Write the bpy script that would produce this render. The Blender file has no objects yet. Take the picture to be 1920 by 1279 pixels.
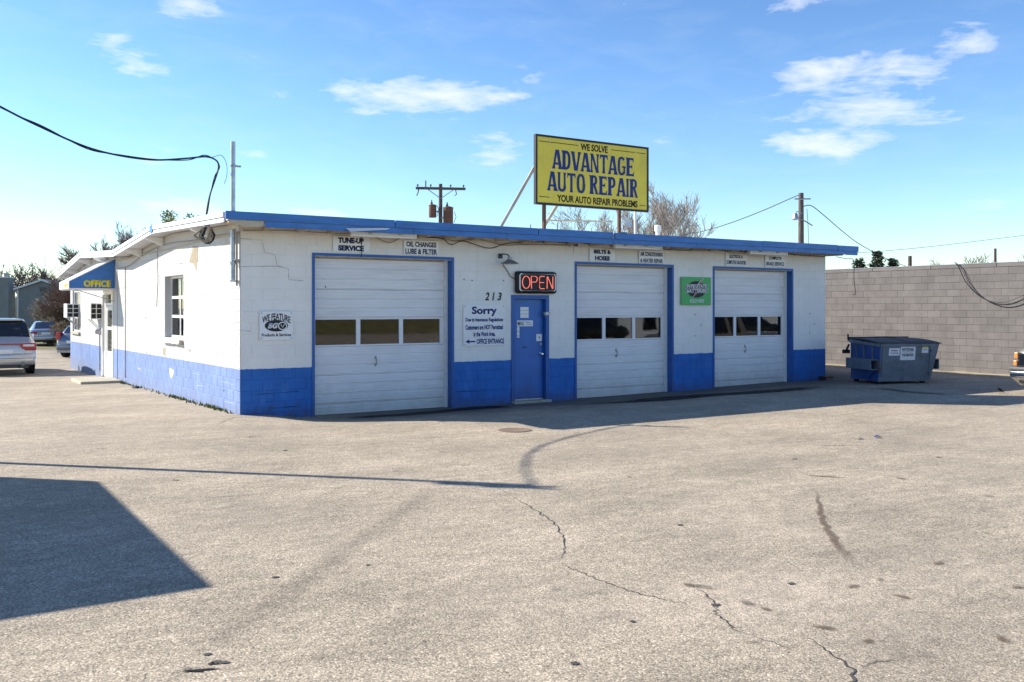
import bpy, bmesh, math, random
import numpy as np
from mathutils import Vector, Matrix
random.seed(7)
SC = bpy.context.scene
COL = SC.collection
PI = math.pi
rad = math.radians

# ------------------------------------------------------------------ camera
CAM = Vector((-4.88, -16.47, 1.885))
YAW = rad(32.757)
cd = bpy.data.cameras.new('camera'); cam = bpy.data.objects.new('camera', cd); COL.objects.link(cam)
cam.location = CAM; cam.rotation_euler = (PI/2, 0, -YAW)
cd.sensor_width = 36; cd.lens = 1750/1920*36; cd.shift_y = -61.5/1920
cd.clip_start = .1; cd.clip_end = 6000
SC.camera = cam

# ------------------------------------------------------------------ light
SUN_EL, SUN_H = rad(31.5), Vector((.703, -.711))        # SUN_H: the way shadows fall on the ground
SKY_STRENGTH, SUN_STRENGTH, EXPOSURE = .100, 4.7, 1.04
sd = bpy.data.lights.new('sun', 'SUN'); sun = bpy.data.objects.new('sun', sd); COL.objects.link(sun)
sd.energy = SUN_STRENGTH; sd.angle = rad(.5); sd.color = (1, .945, .86)
sdir = Vector((SUN_H.x*math.cos(SUN_EL), SUN_H.y*math.cos(SUN_EL), -math.sin(SUN_EL)))
sun.rotation_euler = sdir.to_track_quat('-Z', 'Y').to_euler(); sun.location = (-20, 20, 30)

W = bpy.data.worlds.new('World'); SC.world = W; W.use_nodes = True
SKY_P = 6.6
def world_sky():
    nt = W.node_tree; N = nt.nodes; N.clear(); L = nt.links.new
    out = N.new('ShaderNodeOutputWorld'); bg = N.new('ShaderNodeBackground'); L(bg.outputs[0], out.inputs[0])
    bg.inputs[1].default_value = SKY_STRENGTH
    sky = N.new('ShaderNodeTexSky'); sky.sky_type = 'NISHITA'; sky.sun_disc = False
    sky.sun_elevation = SUN_EL; sky.sun_rotation = math.atan2(-SUN_H.x, -SUN_H.y)
    sky.air_density = 1.1; sky.dust_density = 0.; sky.ozone_density = 1.6; sky.altitude = 200
    hsv = N.new('ShaderNodeMixRGB'); hsv.blend_type = 'MULTIPLY'; hsv.inputs[0].default_value = 1; hsv.inputs[2].default_value = (.80*SKY_P**-.3, .93*SKY_P**-.3, 1.10*SKY_P**-.3, 1)
    gm = N.new('ShaderNodeGamma'); gm.inputs[1].default_value = 1.3; L(sky.outputs[0], gm.inputs[0]); L(gm.outputs[0], hsv.inputs[1])   # deep clear-air blue overhead, pale at the horizon
    tc = N.new('ShaderNodeTexCoord'); sep = N.new('ShaderNodeSeparateXYZ'); L(tc.outputs['Generated'], sep.inputs[0])
    def m(op, a, b=None, clamp=False):
        n = N.new('ShaderNodeMath'); n.operation = op; n.use_clamp = clamp
        for i, v in enumerate((a, b)):
            if v is None: continue
            if isinstance(v, (int, float)): n.inputs[i].default_value = v
            else: L(v, n.inputs[i])
        return n.outputs[0]
    az = m('ARCTAN2', sep.outputs[0], sep.outputs[1]); el = m('ARCSINE', sep.outputs[2])
    # clouds stretch along the horizon: noise in (azimuth, elevation*3)
    cmb = N.new('ShaderNodeCombineXYZ'); L(m('MULTIPLY', az, 1.0), cmb.inputs[0]); L(m('MULTIPLY', el, 3.3), cmb.inputs[1])
    def noise(sc, det, ro=.55, off=0):
        n = N.new('ShaderNodeTexNoise'); n.inputs['Scale'].default_value = sc; n.inputs['Detail'].default_value = det; n.inputs['Roughness'].default_value = ro
        n.inputs['Distortion'].default_value = .4
        mp = N.new('ShaderNodeMapping'); mp.inputs['Location'].default_value = (off, off*.7, 0); L(cmb.outputs[0], mp.inputs[0]); L(mp.outputs[0], n.inputs['Vector'])
        return n.outputs[0]
    n1 = noise(13, 8, .58); n2 = noise(40, 5, .6, 3.1)
    F = 1750.
    clouds = [(240,108,110,52,.75),(770,180,230,42,.95),(660,172,110,36,.7),(1590,145,210,46,.85),(1640,207,200,42,1.),(1545,264,140,32,1.15),
              (1800,72,80,40,.7),(925,277,70,32,.7),(1480,8,95,22,.7),(340,292,150,24,.45),(330,402,120,30,.9),(595,398,80,20,.9),(490,293,55,18,.6),
              (1840,385,110,26,.5),(990,135,60,26,.5),(350,10,90,26,.6),(60,350,140,22,.4)]
    tot = None
    for (x, y, rx, ry, s) in clouds:
        a = (x-960)/F; e = (578-y)/F
        caz = YAW+math.atan(a); cel = math.atan(e/math.sqrt(1+a*a)); k = 1/(1+a*a)
        dx = m('MULTIPLY', m('SUBTRACT', az, caz), F/(rx*1.15)/k); dy = m('MULTIPLY', m('SUBTRACT', el, cel), F/(ry*1.15)/math.sqrt(k))
        r2 = m('ADD', m('MULTIPLY', dx, dx), m('MULTIPLY', dy, dy))
        gq = m('MULTIPLY', m('SUBTRACT', 1.0, r2, True), s)
        tot = gq if tot is None else m('MAXIMUM', tot, gq)
    # the same sort of small clouds go on round the rest of the sky
    far = m('MULTIPLY', m('SUBTRACT', m('ABSOLUTE', m('SUBTRACT', az, YAW)), .56), 6.0, True)
    high = m('MULTIPLY', m('SUBTRACT', el, .36), 6.0, True)
    gen = m('MULTIPLY', m('MAXIMUM', far, high), m('MULTIPLY', m('SUBTRACT', noise(3.2, 2, .5, 9.), .55, True), 5.0, True))
    gen = m('MULTIPLY', gen, m('GREATER_THAN', el, .02))
    tot = m('MAXIMUM', tot, gen)
    det = m('ADD', m('MULTIPLY', n1, .72), m('MULTIPLY', n2, .28))
    v = m('SUBTRACT', m('ADD', det, m('MULTIPLY', tot, .30)), .635)
    fac = m('MULTIPLY', v, 2.5, True)
    fac = m('MULTIPLY', m('MULTIPLY', fac, m('SUBTRACT', 2.0, fac)), .76)
    veil = m('MULTIPLY', m('SUBTRACT', n1, .45, True), .25)
    fac = m('ADD', fac, veil, True)
    mix = N.new('ShaderNodeMixRGB'); L(fac, mix.inputs[0]); L(hsv.outputs[0], mix.inputs[1]); mix.inputs[2].default_value = (5.4, 5.55, 5.8, 1)
    L(mix.outputs[0], bg.inputs[0])
world_sky()
SC.view_settings.view_transform = 'Standard'; SC.view_settings.look = 'None'
SC.view_settings.exposure = EXPOSURE; SC.view_settings.gamma = 1; SC.view_settings.use_curve_mapping = False
SC.render.engine = 'CYCLES'; SC.cycles.use_denoising = True; SC.cycles.max_bounces = 6; SC.cycles.transparent_max_bounces = 12

# ------------------------------------------------------------------ pixel helpers
Rv = Vector((math.cos(YAW), -math.sin(YAW), 0)); Fv = Vector((math.sin(YAW), math.cos(YAW), 0))
def ray(x, y): return Rv*((x-960)/1750) + Fv + Vector((0, 0, (578-y)/1750))
def on_y(x, y, v=0.): d = ray(x, y); return CAM + d*((v-CAM.y)/d.y)
def on_x(x, y, u=0.): d = ray(x, y); return CAM + d*((u-CAM.x)/d.x)
def at(x, y, Z): return CAM + ray(x, y)*Z
def sstep(a, b, t):
    t = max(0, min(1, (t-a)/(b-a))); return t*t*(3-2*t)
def g(u, v):
    """height of the lot"""
    back = -.0145*min(max(v, 0), 25)*(1-sstep(4, 12, u))
    if u < 0: apr = 0
    elif u < 1.3: apr = sstep(0.1, 1.3, u)
    elif u < 7: apr = 1
    else: apr = 1-.8*sstep(7, 15.7, u)
    apron = -.12*apr*(1-sstep(.2, 3.2, -v))*(1-sstep(15.4, 16.2, u))
    return min(back, apron) if v > 0 else apron
def on_g(x, y):
    d = ray(x, y); z = 0
    for _ in range(6):
        p = CAM + d*((z-CAM.z)/d.z); z = g(p.x, p.y)
    return p

# ------------------------------------------------------------------ materials
MATS = {}
def nodes(name):
    m = bpy.data.materials.new(name); m.use_nodes = True
    nt = m.node_tree; b = nt.nodes['Principled BSDF']
    MATS[name] = m
    return m, nt, b
def rgb(c): return (c[0], c[1], c[2], 1)
def mat(name, col, rough=.7, metal=0., var=.12, scale=6., bump=0., bscale=60., dirt=None, dirt_amt=.5, dirt_scale=2., spec=.5, coords='Object', stretch=(1,1,1), coat=0.):
    m, nt, b = nodes(name); N = nt.nodes; L = nt.links.new
    b.inputs['Roughness'].default_value = rough; b.inputs['Metallic'].default_value = metal
    b.inputs['Specular IOR Level'].default_value = spec; b.inputs['Coat Weight'].default_value = coat
    g_ = N.new('ShaderNodeNewGeometry') if coords == 'World' else N.new('ShaderNodeTexCoord')
    src = g_.outputs['Position'] if coords == 'World' else g_.outputs['Object']
    mp = N.new('ShaderNodeMapping'); mp.inputs['Scale'].default_value = stretch; L(src, mp.inputs[0]); src = mp.outputs[0]
    n = N.new('ShaderNodeTexNoise'); n.inputs['Scale'].default_value = scale; n.inputs['Detail'].default_value = 6; L(src, n.inputs['Vector'])
    mr = N.new('ShaderNodeMapRange'); mr.inputs[1].default_value = .25; mr.inputs[2].default_value = .75; mr.inputs[3].default_value = 1-var; mr.inputs[4].default_value = 1+var; L(n.outputs[0], mr.inputs[0])
    mx = N.new('ShaderNodeMixRGB'); mx.blend_type = 'MULTIPLY'; mx.inputs[0].default_value = 1; mx.inputs[1].default_value = rgb(col); L(mr.outputs[0], mx.inputs[2])
    last = mx.outputs[0]
    if dirt:
        n2 = N.new('ShaderNodeTexNoise'); n2.inputs['Scale'].default_value = dirt_scale; n2.inputs['Detail'].default_value = 9; n2.inputs['Roughness'].default_value = .7; L(src, n2.inputs['Vector'])
        r2 = N.new('ShaderNodeMapRange'); r2.inputs[1].default_value = .52; r2.inputs[2].default_value = .72; r2.inputs[3].default_value = 0; r2.inputs[4].default_value = dirt_amt; L(n2.outputs[0], r2.inputs[0])
        m2 = N.new('ShaderNodeMixRGB'); L(r2.outputs[0], m2.inputs[0]); L(last, m2.inputs[1]); m2.inputs[2].default_value = rgb(dirt); last = m2.outputs[0]
    L(last, b.inputs['Base Color'])
    if bump:
        n3 = N.new('ShaderNodeTexNoise'); n3.inputs['Scale'].default_value = bscale; n3.inputs['Detail'].default_value = 4; L(src, n3.inputs['Vector'])
        bp = N.new('ShaderNodeBump'); bp.inputs['Strength'].default_value = bump; bp.inputs['Distance'].default_value = .01; L(n3.outputs[0], bp.inputs['Height']); L(bp.outputs[0], b.inputs['Normal'])
    return m
def glass(name, tint=(.02,.025,.03), trans=.75, rough=.02, wave=0.):
    """thin window glass: clear straight through, mirror by Fresnel"""
    m, nt, b = nodes(name); N = nt.nodes; L = nt.links.new
    out = N['Material Output']; N.remove(b)
    tr = N.new('ShaderNodeBsdfTransparent'); tr.inputs[0].default_value = (trans, trans, trans*1.02, 1)
    gl = N.new('ShaderNodeBsdfGlossy'); gl.inputs['Roughness'].default_value = rough
    fr = N.new('ShaderNodeFresnel'); fr.inputs[0].default_value = 1.75
    mx = N.new('ShaderNodeMixShader'); L(fr.outputs[0], mx.inputs[0]); L(tr.outputs[0], mx.inputs[1]); L(gl.outputs[0], mx.inputs[2]); L(mx.outputs[0], out.inputs[0])
    if wave:
        t = N.new('ShaderNodeNewGeometry'); n = N.new('ShaderNodeTexNoise'); n.inputs['Scale'].default_value = 1.6; L(t.outputs['Position'], n.inputs['Vector'])
        bp = N.new('ShaderNodeBump'); bp.inputs['Strength'].default_value = wave; bp.inputs['Distance'].default_value = .02; L(n.outputs[0], bp.inputs['Height']); L(bp.outputs[0], gl.inputs['Normal'])
    return m
def emis(name, col, s):
    m, nt, b = nodes(name); b.inputs['Base Color'].default_value = rgb(col); b.inputs['Emission Color'].default_value = rgb(col); b.inputs['Emission Strength'].default_value = s
    return m

def asphalt():
    m, nt, b = nodes('asphalt'); N = nt.nodes; L = nt.links.new
    geo = N.new('ShaderNodeNewGeometry'); pos = geo.outputs['Position']
    def noise(sc, det=5, ro=.55, stretch=None):
        n = N.new('ShaderNodeTexNoise'); n.inputs['Scale'].default_value = sc; n.inputs['Detail'].default_value = det; n.inputs['Roughness'].default_value = ro
        if stretch:
            mp = N.new('ShaderNodeMapping'); mp.inputs['Scale'].default_value = stretch[0]; mp.inputs['Rotation'].default_value = (0, 0, stretch[1]); L(pos, mp.inputs[0]); L(mp.outputs[0], n.inputs['Vector'])
        else: L(pos, n.inputs['Vector'])
        return n.outputs[0]
    def rng(v, a, c, lo, hi):
        r = N.new('ShaderNodeMapRange'); r.inputs[1].default_value = a; r.inputs[2].default_value = c; r.inputs[3].default_value = lo; r.inputs[4].default_value = hi; L(v, r.inputs[0]); return r.outputs[0]
    def mixc(f, a, c, mode='MIX'):
        x = N.new('ShaderNodeMixRGB'); x.blend_type = mode
        for i, v in enumerate((f, a, c)):
            if isinstance(v, (int, float)): x.inputs[i].default_value = v
            elif isinstance(v, tuple): x.inputs[i].default_value = rgb(v)
            else: L(v, x.inputs[i])
        return x.outputs[0]
    # aggregate: worn stones of mixed colour in dark binder
    vo = N.new('ShaderNodeTexVoronoi'); vo.inputs['Scale'].default_value = 84; L(pos, vo.inputs['Vector'])
    ramp = N.new('ShaderNodeValToRGB'); L(vo.outputs['Color'], ramp.inputs[0])
    e = ramp.color_ramp.elements; e[0].color = (.10,.088,.078,1); e[1].color = (.74,.67,.58,1)
    for p, c in ((.25, (.25,.222,.19,1)), (.6, (.37,.33,.28,1)), (.85, (.47,.42,.36,1))):
        k = e.new(p); k.color = c
    binder = rng(vo.outputs['Distance'], .42, .75, 0, .55)
    c = mixc(binder, ramp.outputs[0], (.13,.118,.105))
    # pits: small dark holes
    pit = rng(noise(40, 2, .5), .645, .70, 0, .85); c = mixc(pit, c, (.045,.04,.038))
    # broad tone: paler worn lanes, browner patches
    c = mixc(1.0, c, rng(noise(.55, 6, .6), .3, .7, .96, 1.36), 'MULTIPLY')
    c = mixc(1.0, c, (1.07,1.0,.865), 'MULTIPLY')
    c = mixc(rng(noise(.23, 4, .6, ((1,1,1), .4)), .5, .7, 0, .35), c, (.345,.285,.225))
    c = mixc(1.0, c, rng(noise(1.0, 7, .72, ((.35,1.3,1), .3)), .35, .7, 1.10, .80), 'MULTIPLY')
    c = mixc(1.0, c, rng(noise(6.5, 5, .7, ((.6,1.2,1), .5)), .3, .72, 1.18, .76), 'MULTIPLY')
    c = mixc(rng(noise(14, 4, .7), .60, .70, 0, .35), c, (.17,.145,.12))
    c = mixc(rng(noise(21, 3, .6, ((1,1,1), 2.)), .66, .72, 0, .5), c, (.52,.46,.39))
    # small drip spots
    sp = rng(noise(3.1, 3, .5, ((1,1,1), 1.1)), .70, .76, 0, .45); c = mixc(sp, c, (.13,.11,.095))
    # grimy strip along the doors (oil and water lie where the apron dips)
    sx = N.new('ShaderNodeSeparateXYZ'); L(pos, sx.inputs[0])
    ny = noise(1.3, 6, .65)
    ad = N.new('ShaderNodeMath'); ad.operation = 'MULTIPLY_ADD'; L(ny, ad.inputs[0]); ad.inputs[1].default_value = 2.4; L(sx.outputs[1], ad.inputs[2])
    band = rng(ad.outputs[0], -.9, .6, 0, .78); inx = rng(sx.outputs[0], .6, 2.5, 0, 1); off = rng(sx.outputs[0], 17, 19, 1, 0)
    mm = N.new('ShaderNodeMath'); mm.operation = 'MULTIPLY'; L(band, mm.inputs[0]); L(inx, mm.inputs[1])
    mo = N.new('ShaderNodeMath'); mo.operation = 'MULTIPLY'; L(mm.outputs[0], mo.inputs[0]); L(off, mo.inputs[1])
    c = mixc(mo.outputs[0], c, (.085,.08,.078))
    L(c, b.inputs['Base Color']); b.inputs['Roughness'].default_value = .88; b.inputs['Specular IOR Level'].default_value = .25
    bp = N.new('ShaderNodeBump'); bp.inputs['Strength'].default_value = .4; bp.inputs['Distance'].default_value = .007
    L(vo.outputs['Distance'], bp.inputs['Height']); bp.invert = True
    L(bp.outputs[0], b.inputs['Normal'])
    return m

def painted_block(name, white, blue, line, slope):
    """painted block wall: white above, blue dado below, grime, hairline joints left in the paint"""
    m, nt, b = nodes(name); N = nt.nodes; L = nt.links.new
    geo = N.new('ShaderNodeNewGeometry'); pos = geo.outputs['Position']; sx = N.new('ShaderNodeSeparateXYZ'); L(pos, sx.inputs[0])
    def noise(sc, det=6, ro=.6, st=(1,1,1)):
        mp = N.new('ShaderNodeMapping'); mp.inputs['Scale'].default_value = st; L(pos, mp.inputs[0])
        n = N.new('ShaderNodeTexNoise'); n.inputs['Scale'].default_value = sc; n.inputs['Detail'].default_value = det; n.inputs['Roughness'].default_value = ro; L(mp.outputs[0], n.inputs['Vector']); return n.outputs[0]
    def rng(v, a, c, lo, hi):
        r = N.new('ShaderNodeMapRange'); r.inputs[1].default_value = a; r.inputs[2].default_value = c; r.inputs[3].default_value = lo; r.inputs[4].default_value = hi; L(v, r.inputs[0]); return r.outputs[0]
    def mth(op, a, c):
        n = N.new('ShaderNodeMath'); n.operation = op
        for i, v in enumerate((a, c)):
            if isinstance(v, (int, float)): n.inputs[i].default_value = v
            else: L(v, n.inputs[i])
        return n.outputs[0]
    def mixc(f, a, c, mode='MIX'):
        x = N.new('ShaderNodeMixRGB'); x.blend_type = mode
        for i, v in enumerate((f, a, c)):
            if isinstance(v, (int, float)): x.inputs[i].default_value = v
            elif isinstance(v, tuple): x.inputs[i].default_value = rgb(v)
            else: L(v, x.inputs[i])
        return x.outputs[0]
    wob = mth('MULTIPLY', mth('SUBTRACT', noise(5, 5), .5), .045)
    z = mth('ADD', mth('ADD', sx.outputs[2], mth('MULTIPLY', sx.outputs[1], slope)), wob)
    w = mixc(1.0, white, rng(noise(1.4, 7, .65), .3, .7, .93, 1.04), 'MULTIPLY')
    # rain streaks and grime under the eave, dust near the floor
    st = rng(noise(3.0, 6, .6, (1.6, 1.6, .22)), .54, .74, 0, .30)
    top = rng(sx.outputs[2], 2.3, 3.4, .25, 1.0)
    w = mixc(mth('MULTIPLY', st, top), w, (.50,.44,.35))
    eav = mth('MULTIPLY', rng(sx.outputs[2], 2.75, 3.3, 0, .5), rng(noise(1.1, 5, .6), .35, .65, .3, 1.0))
    w = mixc(eav, w, (.60,.54,.44))
    chip = rng(noise(9, 4, .7), .735, .75, 0, .7); w = mixc(chip, w, (.50,.44,.35))
    bl = mixc(1.0, blue, rng(noise(2.2, 6, .65), .3, .7, .86, 1.16), 'MULTIPLY')
    bl = mixc(rng(noise(4, 7, .7, (1,1,.35)), .54, .75, 0, .42), bl, tuple(min(1, c*1.1+.10) for c in blue))
    ch = mth('MULTIPLY', rng(noise(6, 5, .75), .57, .61, 0, .85), rng(sx.outputs[2], -.12, .18, 1, 0)); bl = mixc(ch, bl, (.10,.085,.08))
    c = mixc(mth('LESS_THAN', z, line), w, bl)
    L(c, b.inputs['Base Color']); b.inputs['Roughness'].default_value = .62; b.inputs['Specular IOR Level'].default_value = .3
    bp = N.new('ShaderNodeBump'); bp.inputs['Strength'].default_value = .35; bp.inputs['Distance'].default_value = .006; L(noise(55, 4, .7), bp.inputs['Height']); L(bp.outputs[0], b.inputs['Normal'])
    return m

def fade_mat(name, col, amt, nscale=7., thr=(.3,.62), rough=.8):
    """stain that thins out to its edge: its own shape comes from the mesh attribute 'fade'"""
    m, nt, b = nodes(name); N = nt.nodes; L = nt.links.new
    b.inputs['Base Color'].default_value = rgb(col); b.inputs['Roughness'].default_value = rough; b.inputs['Specular IOR Level'].default_value = .2
    at_ = N.new('ShaderNodeAttribute'); at_.attribute_name = 'fade'
    geo = N.new('ShaderNodeNewGeometry'); n = N.new('ShaderNodeTexNoise'); n.inputs['Scale'].default_value = nscale; n.inputs['Detail'].default_value = 8; n.inputs['Roughness'].default_value = .7; L(geo.outputs['Position'], n.inputs['Vector'])
    r = N.new('ShaderNodeMapRange'); r.inputs[1].default_value = thr[0]; r.inputs[2].default_value = thr[1]; L(n.outputs[0], r.inputs[0])
    mu = N.new('ShaderNodeMath'); mu.operation = 'MULTIPLY'; L(at_.outputs['Fac'], mu.inputs[0]); L(r.outputs[0], mu.inputs[1])
    m2 = N.new('ShaderNodeMath'); m2.operation = 'MULTIPLY'; L(mu.outputs[0], m2.inputs[0]); m2.inputs[1].default_value = amt; m2.use_clamp = True
    L(m2.outputs[0], b.inputs['Alpha'])
    return m

M_ASPH = asphalt()
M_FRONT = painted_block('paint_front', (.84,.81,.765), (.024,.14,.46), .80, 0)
M_SIDE = painted_block('paint_side', (.50,.493,.48), (.155,.225,.42), .80, .0055)  # same white as the front, coloured darker so full sun won't clip; blue faded
M_BLUE = mat('blue_trim', (.014,.10,.35), .45, var=.15, scale=5, dirt=(.05,.12,.34), dirt_amt=.5, dirt_scale=5, bump=.1)
M_BLUEDOOR = mat('blue_door', (.02,.135,.45), .38, var=.12, scale=3, dirt=(.04,.13,.42), dirt_amt=.5, dirt_scale=2.5, bump=.05, bscale=25)
M_FASCIA = mat('fascia_blue', (.035,.165,.46), .5, var=.2, scale=4, dirt=(.10,.24,.50), dirt_amt=.55, dirt_scale=3, stretch=(.5,1,3), bump=.08, bscale=20)
M_DOORW = mat('door_white', (.80,.78,.78), .5, var=.05, scale=3, dirt=(.50,.47,.43), dirt_amt=.35, dirt_scale=1.8, stretch=(.4,1,2.5))
def splash(m, lo, hi, col, amt):
    """dirt thrown up from the paving: a ragged band on the lowest part"""
    nt = m.node_tree; N = nt.nodes; L = nt.links.new; b = N['Principled BSDF']; src = b.inputs['Base Color'].links[0].from_socket
    geo = N.new('ShaderNodeNewGeometry'); sx = N.new('ShaderNodeSeparateXYZ'); L(geo.outputs['Position'], sx.inputs[0])
    n = N.new('ShaderNodeTexNoise'); n.inputs['Scale'].default_value = 3.; n.inputs['Detail'].default_value = 9; n.inputs['Roughness'].default_value = .72; L(geo.outputs['Position'], n.inputs['Vector'])
    a = N.new('ShaderNodeMath'); a.operation = 'MULTIPLY_ADD'; L(n.outputs[0], a.inputs[0]); a.inputs[1].default_value = -.9; L(sx.outputs[2], a.inputs[2])
    r = N.new('ShaderNodeMapRange'); r.inputs[1].default_value = hi-.45; r.inputs[2].default_value = lo-.45; r.inputs[3].default_value = 0; r.inputs[4].default_value = amt; L(a.outputs[0], r.inputs[0])
    mx = N.new('ShaderNodeMixRGB'); L(r.outputs[0], mx.inputs[0]); L(src, mx.inputs[1]); mx.inputs[2].default_value = rgb(col); L(mx.outputs[0], b.inputs['Base Color'])
splash(M_DOORW, -.15, .45, (.36,.32,.27), .55); splash(M_BLUEDOOR, -.1, .3, (.05,.07,.14), .6); splash(M_BLUE, -.15, .25, (.05,.06,.12), .6); splash(M_FRONT, -.2, .18, (.07,.08,.12), .75); splash(M_SIDE, -.1, .25, (.20,.21,.26), .5)
M_WHITE = mat('white_paint', (.78,.77,.74), .55, var=.06, scale=5, dirt=(.52,.48,.40), dirt_amt=.4, dirt_scale=4)
M_RAKE = mat('white_metal', (.66,.67,.69), .4, var=.05, scale=3, dirt=(.6,.58,.55), dirt_amt=.3, dirt_scale=3)
M_CREAM = mat('weathered_wood', (.50,.43,.32), .75, var=.2, scale=8, dirt=(.25,.2,.15), dirt_amt=.6, dirt_scale=5, bump=.2)
M_SIGNW = mat('sign_white', (.80,.80,.80), .4, var=.04, scale=4, dirt=(.55,.50,.42), dirt_amt=.3, dirt_scale=6)
M_NAVY = mat('sign_navy', (.02,.03,.10), .5, var=.1, spec=.3)
M_TBLUE = mat('letter_blue', (.008,.03,.19), .5, var=.12, spec=.3)
M_BLACK = mat('black_paint', (.014,.014,.016), .5, var=.2, spec=.35)
M_RUBBER = mat('black_rubber', (.012,.012,.013), .8, var=.2)
M_YELLOW = mat('sign_yellow', (.80,.63,.05), .5, var=.08, scale=2, dirt=(.46,.38,.06), dirt_amt=.5, dirt_scale=1.5)
M_LYEL = mat('letter_yellow', (.80,.66,.03), .5, var=.08)
M_GREEN = mat('sign_green', (.045,.41,.095), .4, var=.08, dirt=(.08,.36,.12), dirt_amt=.4)
M_RED = mat('sign_red', (.40,.03,.035), .45, var=.1)
M_GALV = mat('galvanised', (.42,.44,.47), .42, .75, var=.25, scale=9, dirt=(.25,.24,.23), dirt_amt=.4, dirt_scale=8)
M_RUST = mat('rusty_steel', (.15,.07,.045), .8, .1, var=.35, scale=7, dirt=(.09,.04,.03), dirt_amt=.7, dirt_scale=6, bump=.2)
M_CHROME = mat('chrome', (.70,.71,.72), .12, 1., var=.04)
M_STRUT = mat('grey_timber', (.30,.295,.29), .8, var=.25, scale=6, stretch=(1,1,.3))
M_STEEL = mat('dull_steel', (.30,.30,.31), .4, .8, var=.2)
M_CABLE = mat('black_cable', (.012,.012,.014), .6, var=.1)
M_TANCABLE = mat('tan_cable', (.30,.25,.19), .7, var=.1)
M_POLE = mat('pole_wood', (.105,.08,.065), .9, var=.35, scale=6, dirt=(.04,.032,.028), dirt_amt=.7, dirt_scale=5, stretch=(3,3,.4), bump=.3)
M_BLOCKG = None
M_GLASS = glass('window_glass', trans=.82, wave=.05)
M_GLASSD = glass('bay_glass', trans=.70, wave=.04)
M_CARGLASS = mat('car_glass', (.012,.014,.018), .05, var=.1, spec=.8, coat=.5)
M_SILVER = mat('car_silver', (.50,.50,.50), .3, .65, var=.04, coat=1.)
M_SILVER2 = mat('car_pewter', (.40,.41,.44), .3, .65, var=.04, coat=1.)
M_NAVYCAR = mat('car_blue', (.085,.10,.145), .28, .55, var=.05, coat=1.)
M_BLACKCAR = mat('car_black', (.012,.013,.016), .25, .3, var=.05, coat=1.)
M_TANCAR = mat('truck_tan', (.24,.215,.175), .35, .2, var=.05, coat=.6)
M_TAIL = mat('tail_red', (.38,.012,.018), .15, var=.1, coat=.8)
M_CLEAR = mat('lamp_clear', (.72,.70,.68), .15, .2, var=.1, coat=.8)
M_AMBER = mat('lamp_amber', (.55,.22,.05), .25, var=.1, coat=.6)
M_PLASTIC = mat('grey_plastic', (.06,.06,.062), .6, var=.1)
M_SIDING = mat('house_siding', (.20,.218,.215), .8, var=.12, scale=2)
M_ROOFG = mat('roof_shingle', (.06,.09,.10), .9, var=.3, scale=12)
M_ROOFTOP = mat('roof_membrane', (.55,.56,.58), .7, var=.1)
M_CONC = mat('concrete', (.40,.36,.27), .85, var=.15, scale=6, dirt=(.2,.17,.13), dirt_amt=.5, dirt_scale=5, bump=.3, coords='World')
M_DUMP = mat('dumpster_paint', (.15,.185,.225), .5, .1, var=.2, scale=4, dirt=(.10,.075,.06), dirt_amt=.75, dirt_scale=5, bump=.15, bscale=12)
M_DUMPB = mat('dumpster_blue', (.028,.085,.28), .5, .1, var=.2, scale=4, dirt=(.03,.05,.12), dirt_amt=.6, dirt_scale=4)
M_BARK = mat('bark', (.17,.125,.095), .9, var=.3, scale=8)
M_BARKR = mat('bark_reddish', (.20,.13,.11), .9, var=.3, scale=8)
M_BARKD = mat('bark_dark', (.13,.10,.09), .9, var=.3, scale=8)
M_BARKP = mat('bark_pale', (.33,.285,.24), .9, var=.3, scale=8)
M_LEAF = mat('leaf_green', (.19,.23,.06), .7, var=.4, scale=3)
M_LEAFY = mat('leaf_yellowgreen', (.26,.27,.07), .7, var=.35, scale=3)
M_NEEDLE = mat('needles', (.035,.055,.025), .8, var=.4, scale=3)
M_DRY = mat('dry_brush', (.30,.23,.14), .9, var=.3, scale=3)
M_GRASS = mat('grass', (.13,.115,.035), .95, var=.5, scale=1.2, dirt=(.22,.17,.07), dirt_amt=.8, dirt_scale=.5, coords='World')
M_WEED = mat('weed', (.11,.13,.035), .8, var=.4, scale=8)
M_NEON = emis('neon_red', (.95, .22, .16), .42)
M_TUBEW = mat('tube_white', (.85,.84,.80), .3, var=.02)
M_INT = mat('interior_dark', (.10,.095,.09), .9, var=.2)

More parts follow.
